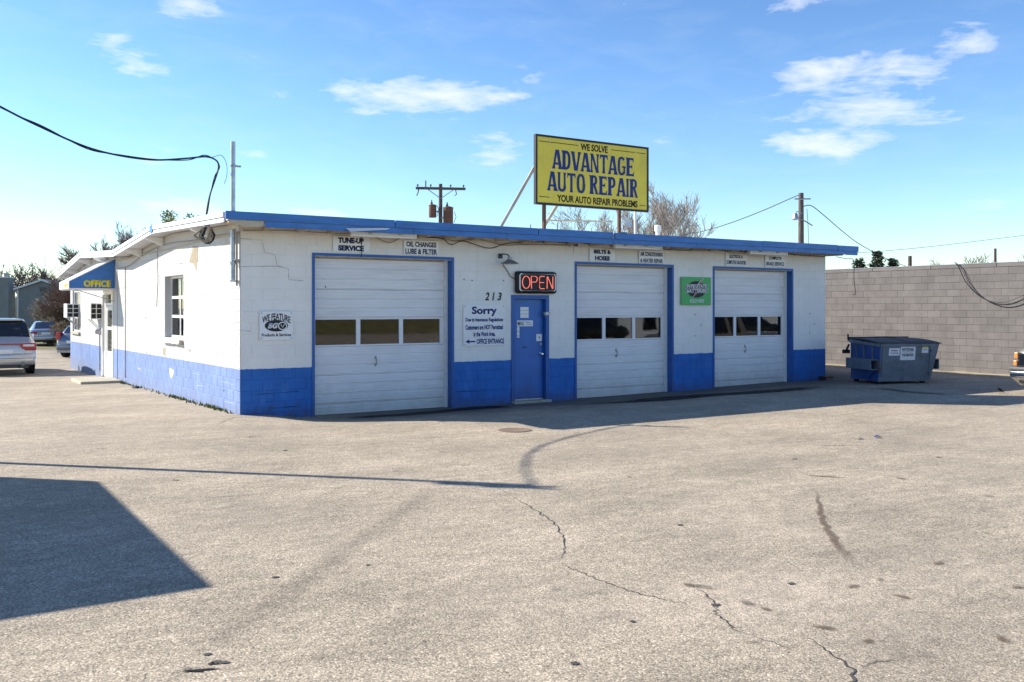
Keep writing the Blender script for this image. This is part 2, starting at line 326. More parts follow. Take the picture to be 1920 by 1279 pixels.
# ------------------------------------------------------------------ mesh helpers
class MB:
    def __init__(s): s.v = []; s.f = []; s.fade = None
    def add(s, vs, fs):
        o = len(s.v); s.v += [tuple(p) for p in vs]; s.f += [tuple(i+o for i in f) for f in fs]; return s
    def box(s, x0, x1, y0, y1, z0, z1, M=None):
        vs = [Vector((x, y, z)) for z in (z0, z1) for y in (y0, y1) for x in (x0, x1)]
        if M is not None: vs = [M @ p for p in vs]
        return s.add(vs, [(0,2,3,1),(4,5,7,6),(0,1,5,4),(2,6,7,3),(0,4,6,2),(1,3,7,5)])
    def bbox(s, x0, x1, y0, y1, z0, z1, b=.01, M=None):
        """box with chamfered edges"""
        bm = bmesh.new(); bmesh.ops.create_cube(bm, size=1)
        for q in bm.verts: q.co = Vector(((x0+x1)/2+q.co.x*(x1-x0), (y0+y1)/2+q.co.y*(y1-y0), (z0+z1)/2+q.co.z*(z1-z0)))
        b = min(b, .45*min(abs(x1-x0), abs(y1-y0), abs(z1-z0)))
        bmesh.ops.bevel(bm, geom=list(bm.edges), offset=b, segments=2, affect='EDGES', profile=.5)
        bm.verts.index_update(); vs = [(M @ q.co) if M is not None else q.co.copy() for q in bm.verts]
        fs = [[q.index for q in f.verts] for f in bm.faces]; bm.free(); return s.add(vs, fs)
    def prism(s, poly, axis, a, b):
        """poly: 2D outline; axis 'x','y','z' extruded from a to b"""
        def P(p, t): return {'x': (t, p[0], p[1]), 'y': (p[0], t, p[1]), 'z': (p[0], p[1], t)}[axis]
        n = len(poly); vs = [P(p, a) for p in poly]+[P(p, b) for p in poly]
        fs = [tuple(range(n)), tuple(range(2*n-1, n-1, -1))]+[(i, i+n, (i+1)%n+n, (i+1)%n) for i in range(n)]
        return s.add(vs, fs)
    def tube(s, pts, r, n=6, cap=True):
        pts = [Vector(p) for p in pts]; rs = r if isinstance(r, (list, tuple)) else [r]*len(pts)
        o = len(s.v); m = len(pts); up = None
        for i, p in enumerate(pts):
            t = (pts[min(i+1, m-1)]-pts[max(i-1, 0)]).normalized()
            if up is None: up = Vector((0,0,1)) if abs(t.z) < .9 else Vector((1,0,0))
            a = t.cross(up)
            if a.length < 1e-4: a = t.cross(Vector((.3,1,.2)))
            a.normalize(); b = t.cross(a).normalized(); up = -b if False else up
            for k in range(n):
                an = 2*PI*k/n; s.v.append(tuple(p+(a*math.cos(an)+b*math.sin(an))*rs[i]))
        for i in range(m-1):
            for k in range(n):
                q = o+i*n; s.f.append((q+k, q+(k+1)%n, q+n+(k+1)%n, q+n+k))
        if cap: s.f.append(tuple(o+k for k in range(n))[::-1]); s.f.append(tuple(o+(m-1)*n+k for k in range(n)))
        return s
    def lathe(s, prof, n=20, M=None, axis='z'):
        """prof: (radius, height) pairs"""
        o = len(s.v)
        for (r, h) in prof:
            for k in range(n):
                a = 2*PI*k/n; p = Vector((r*math.cos(a), r*math.sin(a), h))
                if axis == 'x': p = Vector((h, p.x, p.y))
                if axis == 'y': p = Vector((p.x, h, p.y))
                s.v.append(tuple(M @ p if M is not None else p))
        for i in range(len(prof)-1):
            for k in range(n): q = o+i*n; s.f.append((q+k, q+(k+1)%n, q+n+(k+1)%n, q+n+k))
        s.f.append(tuple(o+k for k in range(n))[::-1]); e = o+(len(prof)-1)*n; s.f.append(tuple(e+k for k in range(n)))
        return s
    def mesh(s, name, m, smooth=False):
        me = bpy.data.meshes.new(name); me.from_pydata(s.v, [], s.f); me.materials.append(m)
        bm = bmesh.new(); bm.from_mesh(me); bmesh.ops.recalc_face_normals(bm, faces=bm.faces); bm.to_mesh(me); bm.free()
        if smooth:
            me.polygons.foreach_set('use_smooth', [True]*len(me.polygons))
            try: me.set_sharp_from_angle(angle=rad(40))
            except Exception: pass
        if s.fade is not None:
            a = me.attributes.new('fade', 'FLOAT', 'POINT'); a.data.foreach_set('value', s.fade)
        me.update(); return me
    def build(s, name, m, parent=None, loc=None, smooth=False, label=None):
        return link(name, s.mesh(name, m, smooth), parent, loc, label=label)
def link(name, me, parent=None, loc=None, rot=None, label=None):
    o = bpy.data.objects.new(name, me); COL.objects.link(o)
    if parent is not None: o.parent = parent
    if loc is not None: o.location = loc
    if rot is not None: o.rotation_euler = rot
    if label: o['label'] = label
    return o
def tag(o, label, cat, group=None):
    o['label'] = label; o['category'] = cat
    if group: o['group'] = group
    return o
def thing(name, label, cat, loc=(0,0,0), rz=0, group=None):
    o = bpy.data.objects.new(name, None); COL.objects.link(o); o.location = loc; o.rotation_euler = (0, 0, rz); o.empty_display_size = .2
    return tag(o, label, cat, group)
def struct(o): o['kind'] = 'structure'; return o
def copy_tree(o, parent=None):
    c = o.copy(); COL.objects.link(c); c.parent = parent
    for ch in o.children: copy_tree(ch, c)
    return c
def text_mesh(s, w, h, m, bold=0., ext=.002, shear=0., arc=0., spacing=1.):
    """lettering fitted to w x h, lying in the XZ plane and facing -Y"""
    cu = bpy.data.curves.new('txt', 'FONT'); cu.body = s; cu.size = 1; cu.offset = bold; cu.shear = shear; cu.space_character = spacing; cu.resolution_u = 3
    o = bpy.data.objects.new('txt', cu); COL.objects.link(o)
    dg = bpy.context.evaluated_depsgraph_get(); dg.update()
    me = bpy.data.meshes.new_from_object(o.evaluated_get(dg)); bpy.data.objects.remove(o); bpy.data.curves.remove(cu)
    co = np.empty(len(me.vertices)*3); me.vertices.foreach_get('co', co); co = co.reshape(-1, 3)
    lo, hi = co.min(0), co.max(0); c = (lo+hi)/2; k = np.array([w, h])/np.maximum(hi-lo, 1e-6)[:2]
    x = (co[:,0]-c[0])*k[0]; y = (co[:,1]-c[1])*k[1] - arc*((co[:,0]-c[0])*k[0])**2
    bm = bmesh.new(); bm.from_mesh(me); bm.verts.ensure_lookup_table()
    for i, q in enumerate(bm.verts): q.co = (x[i], 0, y[i])
    r = bmesh.ops.extrude_face_region(bm, geom=list(bm.faces))
    for q in r['geom']:
        if isinstance(q, bmesh.types.BMVert): q.co.y -= ext
    bmesh.ops.recalc_face_normals(bm, faces=bm.faces); bm.to_mesh(me); bm.free()
    me.materials.clear(); me.materials.append(m)
    for p in me.polygons: p.material_index = 0
    return me
def put_text(s, w, h, m, parent, loc, bold=.0, name='lettering', rot=None, **k):
    return link(name, text_mesh(s, w, h, m, bold, **k), parent, loc, rot)

# ------------------------------------------------------------------ ground
def axis(lo, hi, step, far):
    a = list(np.arange(lo, hi+.001, step)); d = step; x = hi
    r = []
    while x < far: d *= 1.6; x += d; r.append(x)
    d = step; x = lo; l = []
    while x > -far: d *= 1.6; x -= d; l.append(x)
    return l[::-1]+a+r
def build_ground():
    xs = axis(-8, 22, .5, 2500); ys = axis(-18, 30, .5, 2500)
    b = MB(); n = len(xs)
    for y in ys:
        for x in xs: b.v.append((x, y, g(x, y)))
    for j in range(len(ys)-1):
        for i in range(n-1): q = j*n+i; b.f.append((q, q+1, q+n+1, q+n))
    o = struct(b.build('ground', M_ASPH, smooth=True)); return o
GROUND = build_ground()
def sheet(name, x0, x1, y0, y1, z, m):
    return struct(MB().add([(x0,y0,z),(x1,y0,z),(x1,y1,z),(x0,y1,z)], [(0,1,2,3)]).build(name, m))
# behind the camera: the far verge that shows mirrored in the bay door panes
bk = MB(); NB = 60
for i in range(NB+1):
    u = -140+i*6.
    for (v, z) in ((-46, .006), (-48.5, .55), (-54, 1.9), (-62, 2.7), (-300, 3.2)): bk.v.append((u, v+random.uniform(-.4,.4), z+random.uniform(-.1,.15)*(z > .1)))
for i in range(NB):
    for k in range(4): q = i*5+k; bk.f.append((q, q+5, q+6, q+1))
struct(bk.build('grass_bank', M_GRASS, smooth=True))
sheet('lawn', -120, 160, 40, 400, -.352, M_GRASS)

def ribbon(pts, width, m, name, soft=False, jit=.0, sub=4, lift=.004):
    """a mark on the ground along image pixels cast onto the lot; soft ones thin out to both edges"""
    P = [on_g(*p) for p in pts]; Q = []
    for i in range(len(P)-1):
        for k in range(sub):
            t = k/sub; p = P[i].lerp(P[i+1], t); Q.append(p + Vector((random.uniform(-jit, jit), random.uniform(-jit, jit), 0)))
    Q.append(P[-1]); b = MB(); fade = []; n = len(Q)
    prof = [(-1,0),(-.5,.75),(0,1),(.5,.75),(1,0)] if soft else [(-1,1),(1,1)]
    for i, p in enumerate(Q):
        t = (Q[min(i+1, n-1)]-Q[max(i-1, 0)]); t.z = 0; t.normalize(); s = Vector((-t.y, t.x, 0))
        w = (1 if soft else .52)*(width if isinstance(width, (int, float)) else width[0]+(width[1]-width[0])*i/(n-1))*.5*random.uniform(.6 if not soft else .85, 1.3 if not soft else 1.1)
        e = min(1, 4*min(i, n-1-i)/max(1, n-1))
        if not soft: w *= max(.15, e)
        for (a, f) in prof:
            q = p+s*w*a; b.v.append((q.x, q.y, g(q.x, q.y)+lift)); fade.append(f*(e if soft else 1))
    k = len(prof)
    for i in range(n-1):
        for j in range(k-1): q = i*k+j; b.f.append((q, q+1, q+k+1, q+k))
    b.fade = fade
    return b.build(name, m, GROUND)
def spot(x, y, rx, ry, m, name='oil_spot', lift=.005, soft=True, ang=0., jag=.2):
    c = on_g(x, y); n = 18; b = MB(); b.v = [(c.x, c.y, g(c.x, c.y)+lift)]; b.fade = [1.]
    for ring, f in ((.6, .9), (1., 0. if soft else 1.)):
        for k in range(n):
            a = 2*PI*k/n; r = ring*random.uniform(1-jag, 1+jag); px, py = rx*r*math.cos(a), ry*r*math.sin(a)
            q = (c.x+px*math.cos(ang)-py*math.sin(ang), c.y+px*math.sin(ang)+py*math.cos(ang)); b.v.append((q[0], q[1], g(*q)+lift)); b.fade.append(f)
    for k in range(n):
        b.f.append((0, 1+k, 1+(k+1)%n)); b.f.append((1+k, 1+n+k, 1+n+(k+1)%n, 1+(k+1)%n))
    return b.build(name, m, GROUND)
M_CRACK = mat('crack_dark', (.06,.052,.045), .95, var=.3)
M_STAIN = fade_mat('stain_dark', (.09,.078,.066), .55)
M_TYRE = fade_mat('tyre_mark', (.10,.088,.075), .27, 14, (.3,.7))
M_OIL = fade_mat('oil_wet', (.012,.012,.012), 1.5, 3.5, (.28,.46), rough=.75)
M_BROWN = fade_mat('brown_stain', (.13,.09,.06), .6, 9, (.15,.4))
ribbon([(915,903),(975,940),(1000,955),(1030,975),(1047,990),(1058,1010),(1056,1035),(1048,1052)], .022, M_CRACK, 'crack', jit=.018, sub=6)
ribbon([(1048,1052),(1075,1068),(1110,1082),(1150,1098),(1200,1115),(1250,1125),(1290,1134)], .018, M_CRACK, 'crack', jit=.016, sub=7)
ribbon([(980,1050),(1010,1051),(1046,1053)], .008, M_CRACK, 'crack', jit=.006, sub=6)
ribbon([(1300,1098),(1318,1112),(1340,1133),(1342,1150),(1362,1165),(1372,1178),(1415,1195)], .02, M_CRACK, 'crack', jit=.014, sub=6)
ribbon([(1490,1188),(1530,1205),(1562,1228),(1600,1255),(1597,1279),(1590,1300)], (.012,.04), M_CRACK, 'crack', jit=.014, sub=6)
ribbon([(1604,1256),(1625,1246),(1650,1240),(1700,1238)], .014, M_CRACK, 'crack', jit=.01, sub=5)
ribbon([(1415,1195),(1450,1205),(1490,1222)], .01, M_CRACK, 'crack', jit=.01, sub=5)
ribbon([(405,797),(425,788),(447,781)], .05, M_STAIN, 'stain', True, sub=4)
ribbon([(360,935),(450,930),(520,925)], .03, M_STAIN, 'stain', True, sub=5)
ribbon([(830,905),(790,935),(740,970),(650,1030),(560,1100),(470,1165),(400,1215),(330,1270)], .30, M_TYRE, 'tyre_mark', True, sub=5)
ribbon([(1531,918),(1534,940),(1540,965),(1552,993),(1575,1025),(1606,1060)], (.05,.11), M_BROWN, 'oil_streak', True, sub=6, jit=.02)
ribbon([(1090,757),(1180,754),(1250,748),(1330,741),(1400,737),(1480,731),(1545,724)], .85, M_OIL, 'oil_streak', True, sub=4)
ribbon([(1200,752),(1250,748),(1310,743)], 1.15, M_OIL, 'oil_streak', True, sub=5, lift=.007)
ribbon([(640,785),(760,778),(900,765),(960,762)], .6, M_OIL, 'oil_streak', True, sub=4)
ribbon([(1640,727),(1700,735),(1790,741)], .55, M_BROWN, 'oil_streak', True, sub=4)
for (x, y, r) in [(1318,1101,.09),(1292,1098,.06),(1402,1132,.07),(1436,1143,.05),(1462,1151,.05),(1547,1178,.07),(1628,1203,.05),(1410,1205,.05),(1650,1087,.05),(1693,1120,.06),(1760,1057,.06),
                  (1908,1102,.05),(1880,1200,.06),(1855,931,.06),(1690,898,.07),(1850,1000,.04),(1600,1100,.06),(1180,895,.05),(700,833,.05),(1080,812,.08),(830,848,.06),(470,820,.07),(190,842,.08),(380,855,.09),
                  (1490,861,.06),(1760,858,.07),(1720,793,.05),(330,901,.06)]:
    spot(x, y, r*1.1, r*.6, M_STAIN if random.random() < .5 else M_BROWN, ang=random.uniform(0, 3))
spot(372, 1258, .11, .02, M_OIL, ang=-.35, jag=.5); spot(352, 1254, .05, .015, M_STAIN, ang=-.2, jag=.5); spot(1548, 894, .26, .045, M_BROWN, ang=-.95); spot(1565, 836, .34, .035, M_STAIN, ang=-.6)
for (x, y, r) in [(1484,1095,.02),(1342,1135,.025),(1078,1245,.02),(535,845,.03),(515,1083,.02),(1275,985,.02),(1186,1166,.016),(388,1228,.02),(404,1243,.022),(420,1243,.02),(690,1060,.014),(395,1246,.015)]:
    spot(x, y, r*1.3, r, M_CRACK, 'pothole', soft=False, jag=.35)
M_COVER = mat('worn_iron', (.20,.145,.10), .8, .1, var=.2)
cv = on_g(965, 807)
tag(MB().lathe([(.26,-.02),(.26,.008),(.22,.012),(.20,.008),(0.02,.008)], 24).build('valve_cover', M_COVER, loc=(cv.x, cv.y, g(cv.x, cv.y)), smooth=True), 'small round rusty cover set in the paving before the bay doors', 'cover')

# ------------------------------------------------------------------ block walls
BW, BH = .4064, .2032
BMESH = {}
def block_mesh(w, h, m, dep=.012, cham=.005):
    key = (round(w, 3), round(h, 3), m.name)
    if key not in BMESH:
        gp = .004 if m.name != 'grey_block' else .0035; gx = .004 if m.name != 'grey_block' else .0012
        x0, x1, z0, z1 = -w/2+gx, w/2-gx, -h/2+gp, h/2-gp; b = MB()
        b.v = [(x0,dep,z0),(x1,dep,z0),(x1,dep,z1),(x0,dep,z1),(x0,cham*.6,z0),(x1,cham*.6,z0),(x1,cham*.6,z1),(x0,cham*.6,z1),
               (x0+cham,0,z0+cham),(x1-cham,0,z0+cham),(x1-cham,0,z1-cham),(x0+cham,0,z1-cham)]
        b.f = [(8,9,10,11)]+[(k, (k+1)%4, (k+1)%4+4, k+4) for k in range(4)]+[(4+k, 4+(k+1)%4, 8+(k+1)%4, 8+k) for k in range(4)]
        BMESH[key] = b.mesh('block', m)
    return BMESH[key]
def block_rects(length, z0, rows, holes, offset=0.):
    out = []
    for r in range(rows):
        a0 = z0+r*BH; a1 = a0+BH; x = -(BW/2 if r % 2 else 0)+offset-BW
        while x < length:
            spans = [(max(0, x), min(length, x+BW))]
            for (h0, h1, k0, k1) in holes:
                if a1 <= k0+.03 or a0 >= k1-.03: continue
                nx = []
                for (s, e) in spans:
                    if e <= h0 or s >= h1: nx.append((s, e)); continue
                    if s < h0: nx.append((s, h0))
                    if e > h1: nx.append((h1, e))
                spans = nx
            for (s, e) in spans:
                if e-s > .03 and e > .03: out.append((s, e, a0, a1))
            x += BW
    return out
def px_size(p, w_dir, w, h):
    def pj(q):
        d = q-CAM; Z = d.dot(Fv); return (d.dot(Rv)/Z*1750+960, 578-d.z/Z*1750) if Z > .5 else None
    a = pj(p-w_dir*w/2); b = pj(p+w_dir*w/2); c = pj(p+Vector((0,0,h)))
    if not a or not b or not c: return 0
    cx = (a[0]+b[0])/2
    if cx < 0 or cx > 1920: return 0
    return abs(b[0]-a[0])*abs(c[1]-a[1])

# ------------------------------------------------------------------ the shop
SHOP = thing('repair_shop', 'long white block garage with blue base band and three bay doors', 'building')
LU = 15.7; LV = 20.8
DOORS = [(1.38, 4.27), (7.40, 10.20), (11.58, 14.36)]
DZ0, DZ1 = -.14, 2.86
MAN = (5.73, 6.62, -.12, 2.13)
WIN1 = (4.08, 5.82, 1.22, 2.61)
ROOFP = [(-.6, 3.505), (5.2, 3.69), (9.93, 3.40), (15.7, 3.63), (21.3, 3.13)]     # top of the roof along the left edge
def roof_z(v):
    for (a, za), (b, zb) in zip(ROOFP, ROOFP[1:]):
        if v <= b: return za+(zb-za)*(v-a)/(b-a)
    return ROOFP[-1][1]
holes_f = [(a, b, DZ0-.3, DZ1) for a, b in DOORS]+[(MAN[0], MAN[1], -.3, MAN[3])]
# solid wall behind the block faces
wf = MB(); edges = [0.012]+sum(([a, b] for a, b in sorted([(a, b) for a, b, _, _ in holes_f])), [])+[LU]
for i in range(0, len(edges), 2): wf.box(edges[i], edges[i+1], .006, .2, -.5, 3.38)
for (a, b, z0, z1) in holes_f: wf.box(a, b, .006, .2, z1, 3.38)
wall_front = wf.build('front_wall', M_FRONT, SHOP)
wl = MB(); V1 = 11.62
def wall_strip(b, v0, v1, z0=-.7, u0=.006, u1=.2):
    vs = [v0]+[p[0] for p in ROOFP if v0 < p[0] < v1]+[v1]
    for a, c in zip(vs, vs[1:]):
        b.prism([(a, z0), (c, z0), (c, roof_z(c)-.14), (a, roof_z(a)-.14)], 'x', u0, u1)
wall_strip(wl, .2, WIN1[0]); wall_strip(wl, WIN1[1], V1); wall_strip(wl, WIN1[0], WIN1[1], WIN1[3]); wl.box(.006, .2, WIN1[0], WIN1[1], -.7, WIN1[2])
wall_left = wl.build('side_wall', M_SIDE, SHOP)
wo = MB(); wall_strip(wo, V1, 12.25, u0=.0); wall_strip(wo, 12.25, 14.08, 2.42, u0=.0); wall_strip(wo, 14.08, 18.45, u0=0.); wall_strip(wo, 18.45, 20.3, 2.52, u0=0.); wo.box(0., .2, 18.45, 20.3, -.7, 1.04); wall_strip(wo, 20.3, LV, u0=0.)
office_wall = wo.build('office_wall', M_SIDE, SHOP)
# other walls: right end with window openings added to let light into the bays, back, partition
wr = MB()
for (a, b) in ((.2, 1.0), (3.2, 3.4), (5.6, 5.8), (8.0, 8.2), (10.4, LV)): wr.box(LU-.2, LU, a, b, -.5, 3.30)
for (a, b) in ((1.0, 3.2), (3.4, 5.6), (5.8, 8.0), (8.2, 10.4)): wr.box(LU-.2, LU, a, b, -.5, .85); wr.box(LU-.2, LU, a, b, 2.75, 3.30)
wr.build('end_wall', M_FRONT, SHOP); MB().box(.2, LU-.2, LV-.2, LV, -.7, 3.05).build('rear_wall', M_SIDE, SHOP)
MB().box(.2, LU-.2, 11.4, 11.6, -.5, 3.28).build('partition', M_INT, SHOP)
MB().box(5.0, 5.12, .21, 11.4, -.5, 3.3).build('partition', M_INT, SHOP)
for v in (1.0, 3.4, 5.8, 8.2): MB().box(LU-.12, LU-.115, v, v+2.2, .85, 2.75).build('pane', M_GLASS, SHOP)  # glazing of the added end wall openings
# block faces
cand = []
for (s, e, a, b) in block_rects(LU-.006, -.2032*2, 18, holes_f):
    if b < -.16: continue
    s = max(s, .013)
    cand.append((px_size(Vector(((s+e)/2, 0, (a+b)/2)), Vector((1,0,0)), e-s, b-a), 'f', s, e, a, b))
for (s, e, a, b) in block_rects(V1, -.2032*2, 18, [WIN1], BW/2):
    if b > roof_z((s+e)/2)-.16: continue
    cand.append((px_size(Vector((0, (s+e)/2, (a+b)/2)), Vector((0,1,0)), e-s, b-a), 'l', s, e, a, b))
cand.sort(key=lambda c: -c[0])
stuff = {'f': MB(), 'l': MB()}
for i, (_, w, s, e, a, b) in enumerate(cand):
    m = M_FRONT if w == 'f' else M_SIDE; me = block_mesh(e-s, b-a, m)
    loc = Vector(((s+e)/2, 0, (a+b)/2)) if w == 'f' else Vector((0, (s+e)/2, (a+b)/2)); rz = 0 if w == 'f' else -PI/2
    dv = random.uniform(-.0012, .0012)
    loc += Vector((0, dv, 0)) if w == 'f' else Vector((dv, 0, 0))
    if i < 300: link('block', me, wall_front if w == 'f' else wall_left, loc, (0, 0, rz))
    else:
        M = Matrix.Translation(loc) @ Matrix.Rotation(rz, 4, 'Z'); stuff[w].add([M @ q.co for q in me.vertices], [tuple(p.vertices) for p in me.polygons])
for w, p in (('f', wall_front), ('l', wall_left)):
    if stuff[w].v: stuff[w].build('blockwork', M_FRONT if w == 'f' else M_SIDE, p)['kind'] = 'stuff'
# office panels stand 1 cm proud with open vertical joints
for (a, b, z0, z1) in ((V1+.02, 12.25, -.3, 3.1), (14.08, 14.62, -.3, 3.2), (14.64, 16.45, -.35, 3.3), (16.47, 18.14, -.35, 3.3), (18.16, 18.45, -.4, 3.2), (20.3, LV+.01, -.4, 2.98), (18.46, 20.29, -.4, 1.03), (18.46, 20.29, 2.53, 3.0)):
    MB().box(-.012, -.001, a, b, z0, z1).build('wall_panel', M_SIDE, office_wall)

# ---- roof
rf = MB(); top = [(v, z) for v, z in ROOFP]; bot = [(v, z-.13) for v, z in ROOFP[::-1]]
UL, UR = -.41, 16.22
rf.prism(top+bot, 'x', UL+.03, UR-.02)
ROOF = rf.build('roof', M_ROOFTOP, SHOP)
# soffit boards and rafter tails under the front eave
MB().box(UL+.05, UR-.05, -.58, -.02, 3.345, 3.362).build('soffit', M_CREAM, ROOF)
for i in range(27):
    u = -.2+i*.61
    MB().box(u, u+.045, -.56, -.012, 3.262+random.uniform(-.006,.01), 3.344).build('rafter_tail', M_CREAM, ROOF)
# front fascia: two lapped courses of blue metal, seamed
seams = [UL-.02, 2.72, 5.96, 7.97, 12.56, 15.4, UR+.02]
for i, (a, b) in enumerate(zip(seams, seams[1:])):
    dz = random.uniform(-.006, .006); gap = .012 if i != 2 else .05
    MB().bbox(a+.002, b-gap, -.640-.003*(i%2), -.603, 3.385+dz, 3.525+dz, .006).build('fascia', M_FASCIA, ROOF)
low = [.25, 3.11, 5.2, 7.93, 10.4, 12.6, 15.76, UR]
for i, (a, b) in enumerate(zip(low, low[1:])):
    dz = random.uniform(-.007, .004); tilt = random.uniform(-.008, .008)
    MB().add([(a,-.622,3.285+dz),(b-.008,-.622,3.285+dz+tilt),(b-.008,-.622,3.384+dz*.2),(a,-.622,3.384+dz*.2),(a,-.60,3.285+dz),(b-.008,-.60,3.285+dz+tilt),(b-.008,-.60,3.384),(a,-.60,3.384)],
             [(0,1,2,3),(4,5,6,7),(0,1,5,4),(1,2,6,5),(2,3,7,6),(3,0,4,7)]).build('fascia', M_FASCIA, ROOF)
# the flap of white metal peeled out of the fascia
MB().add([(1.72,-.66,3.33),(2.62,-.628,3.375),(2.55,-.63,3.345),(1.80,-.70,3.268)], [(0,1,2,3)]).build('loose_flashing', M_RAKE, ROOF)
MB().add([(UL+.0,-.628,3.385),(.25,-.60,3.384),(.22,-.60,3.29),(-.1,-.6,3.27),(-.3,-.62,3.33)], [(0,1,2,3,4)]).build('bare_wood', M_CREAM, ROOF)
# left rake: white metal in two laps, a blue corner piece at the ridge
def rake(v0, v1, name, m, dz0, dz1, u0, u1):
    MB().prism([(v0, roof_z(v0)+dz0), (v1, roof_z(v1)+dz0), (v1, roof_z(v1)+dz1), (v0, roof_z(v0)+dz1)], 'x', u0, u1).build(name, m, ROOF)
for (a, b) in ((-.45, 2.4), (2.41, 5.195), (5.205, 7.4), (7.41, 9.92), (9.94, 12.4), (12.41, 15.69), (15.71, 18.5), (18.51, 21.3)):
    rake(a, b, 'rake_fascia', M_RAKE, -.07, .018, UL-.02, UL+.028); rake(a, b, 'rake_fascia', M_RAKE, -.155, -.085, UL-.004, UL+.024)
rake(5.05, 5.33, 'ridge_corner', M_FASCIA, -.12, .025, UL-.026, UL-.0215)
for (v, lab) in ((1.9, 0), (5.9, 0), (8.3, 0), (13.2, 0), (16.2, 0), (18.9, 0), (20.6, 0)):
    z = roof_z(v)-.135
    MB().prism([(UL+.04, z), (-.004, z), (-.004, z-.2), (UL+.3, z-.16), (UL+.04, z-.06)], 'y', v, v+.09).build('outlooker', M_WHITE, ROOF)
MB().box(-.035, -.004, .02, V1-.1, 3.215, 3.235).build('trim_strip', M_CREAM, ROOF)

# ---- bay doors
def flute_profile(z0, z1, pitch=.18, groove=.012, dep=.022):
    pts = [(0, z0)]; n = max(1, round((z1-z0)/pitch)); p = (z1-z0)/n
    for k in range(n):
        a = z0+k*p
        pts += [(dep, a+.002), (dep, a+groove), (0, a+groove+.012)]
        for q in (.34, .62): pts += [(0, a+p*q), (.006, a+p*q+.005), (0, a+p*q+.012)]
        pts += [(0, a+p-.010)]
    pts.append((dep, z1)); return pts
def bay_door(a, b, label):
    dr = bpy.data.objects.new('bay_door', None); COL.objects.link(dr); dr.parent = SHOP; dr.location = (a, .2, DZ0); dr['label'] = label
    w = b-a
    zs = [(DZ0, .08), (.08, .62), (.62, 1.16), (1.70, 2.24), (2.24, DZ1-.03)]
    for (z0, z1) in zs:
        pr = flute_profile(z0-DZ0, z1-DZ0); pb = MB(); n = len(pr)
        pb.v = [(.004, y, z) for y, z in pr]+[(w-.075, y, z) for y, z in pr]+[(.004, .045, pr[0][1]), (w-.075, .045, pr[0][1]), (.004, .045, pr[-1][1]), (w-.075, .045, pr[-1][1])]
        pb.f = [(i, n+i, n+i+1, i+1) for i in range(n-1)]+[(2*n, 2*n+1, n, 0), (2*n+2, n-1, 2*n-1, 2*n+3)]
        pb.build('panel', M_DOORW, dr)
    # glazed section
    z0, z1 = 1.16-DZ0, 1.70-DZ0; st = .085; pw = (w-.079-4*st)/3; gf = MB()
    gf.box(.004, w-.075, -.002, .043, z0+.002, z0+.03); gf.box(.004, w-.075, -.002, .043, z1-.03, z1-.002)
    for k in range(4): x = .004+k*(pw+st); gf.box(x, x+st, 0., .042, z0+.03, z1-.03)
    gf.build('sash', M_DOORW, dr)
    for k in range(3): x = .004+st+k*(pw+st); MB().box(x-.004, x+pw+.004, .022, .026, z0+.026, z1-.026).build('pane', M_GLASSD, dr)
    MB().box(w-.073, w-.003, -.045, .03, 0.02, DZ1-DZ0-.003).build('stop', M_WHITE, dr)
    MB().box(.004, w-.075, -.03, .04, DZ1-DZ0-.029, DZ1-DZ0-.002).build('header_seal', M_CREAM, dr)
    MB().box(.004, w-.075, .0, .03, -.025, -.001).build('bottom_seal', M_RUBBER, dr)
    hx = w*.455; h = MB(); h.tube([(hx, -.004, .93), (hx+.012, -.035, .96), (hx+.01, -.035, 1.03), (hx, -.004, 1.06)], .011, 6); h.bbox(hx-.02, hx+.02, -.006, .002, 1.045, 1.10, .004); h.bbox(hx-.02, hx+.02, -.006, .002, .90, .95, .004)
    h.build('handle', M_STEEL, dr)
    # blue casing: jamb linings and flat trim
    t = .05
    for (x0, x1, y0, y1, za, zb) in ((a-t, a, -.016, .0, -.3, DZ1+t), (b, b+t, -.016, .0, -.3, DZ1+t), (a, b, -.016, .0, DZ1, DZ1+t)):
        MB().box(x0, x1, y0, y1, za, zb).build('casing', M_BLUE, SHOP)
    MB().box(b-.004, b+.02, -.014, .199, -.3, DZ1-.002).build('jamb', M_BLUE, SHOP); MB().box(a-.02, a+.003, -.014, .199, -.3, DZ1-.002).build('jamb', M_BLUE, SHOP); MB().box(a+.004, b-.005, -.014, .199, DZ1-.004, DZ1+.02).build('jamb', M_BLUE, SHOP)
    return dr
for (a, b), lab in zip(DOORS, ('bay door nearest the side wall corner', 'bay door right of the blue entry door', 'bay door right of the green sign')): bay_door(a, b, lab)

# ---- blue entry door
ED = bpy.data.objects.new('entry_door', None); COL.objects.link(ED); ED.parent = SHOP; ED.location = (MAN[0], 0, -.12); ED['label'] = 'blue steel entry door under the neon sign'
w = MAN[1]-MAN[0]; H = MAN[3]+.12
fr = MB(); fr.box(-.035, .05, -.018, .12, .05, H+.035); fr.box(w-.05, w+.035, -.018, .12, .05, H+.035); fr.box(.05, w-.05, -.018, .12, H-.05, H+.035)
fr.build('door_frame', M_BLUE, ED)
MB().bbox(.055, w-.055, .085, .13, .085, H-.055, .004).build('door_leaf', M_BLUEDOOR, ED)
MB().bbox(-.03, w+.03, -.13, .12, -.06, .052, .012).build('threshold', M_CONC, ED)
MB().box(.06, w-.06, .07, .1, .053, .08).build('sill_plate', M_GALV, ED)
k = MB(); k.lathe([(.036,0),(.036,-.008),(.02,-.012),(.014,-.045),(.03,-.055),(.034,-.075),(.02,-.09),(.0,-.092)], 14, axis='y'); k.build('knob', M_CHROME, ED, (w-.12, .085, 1.02), True)
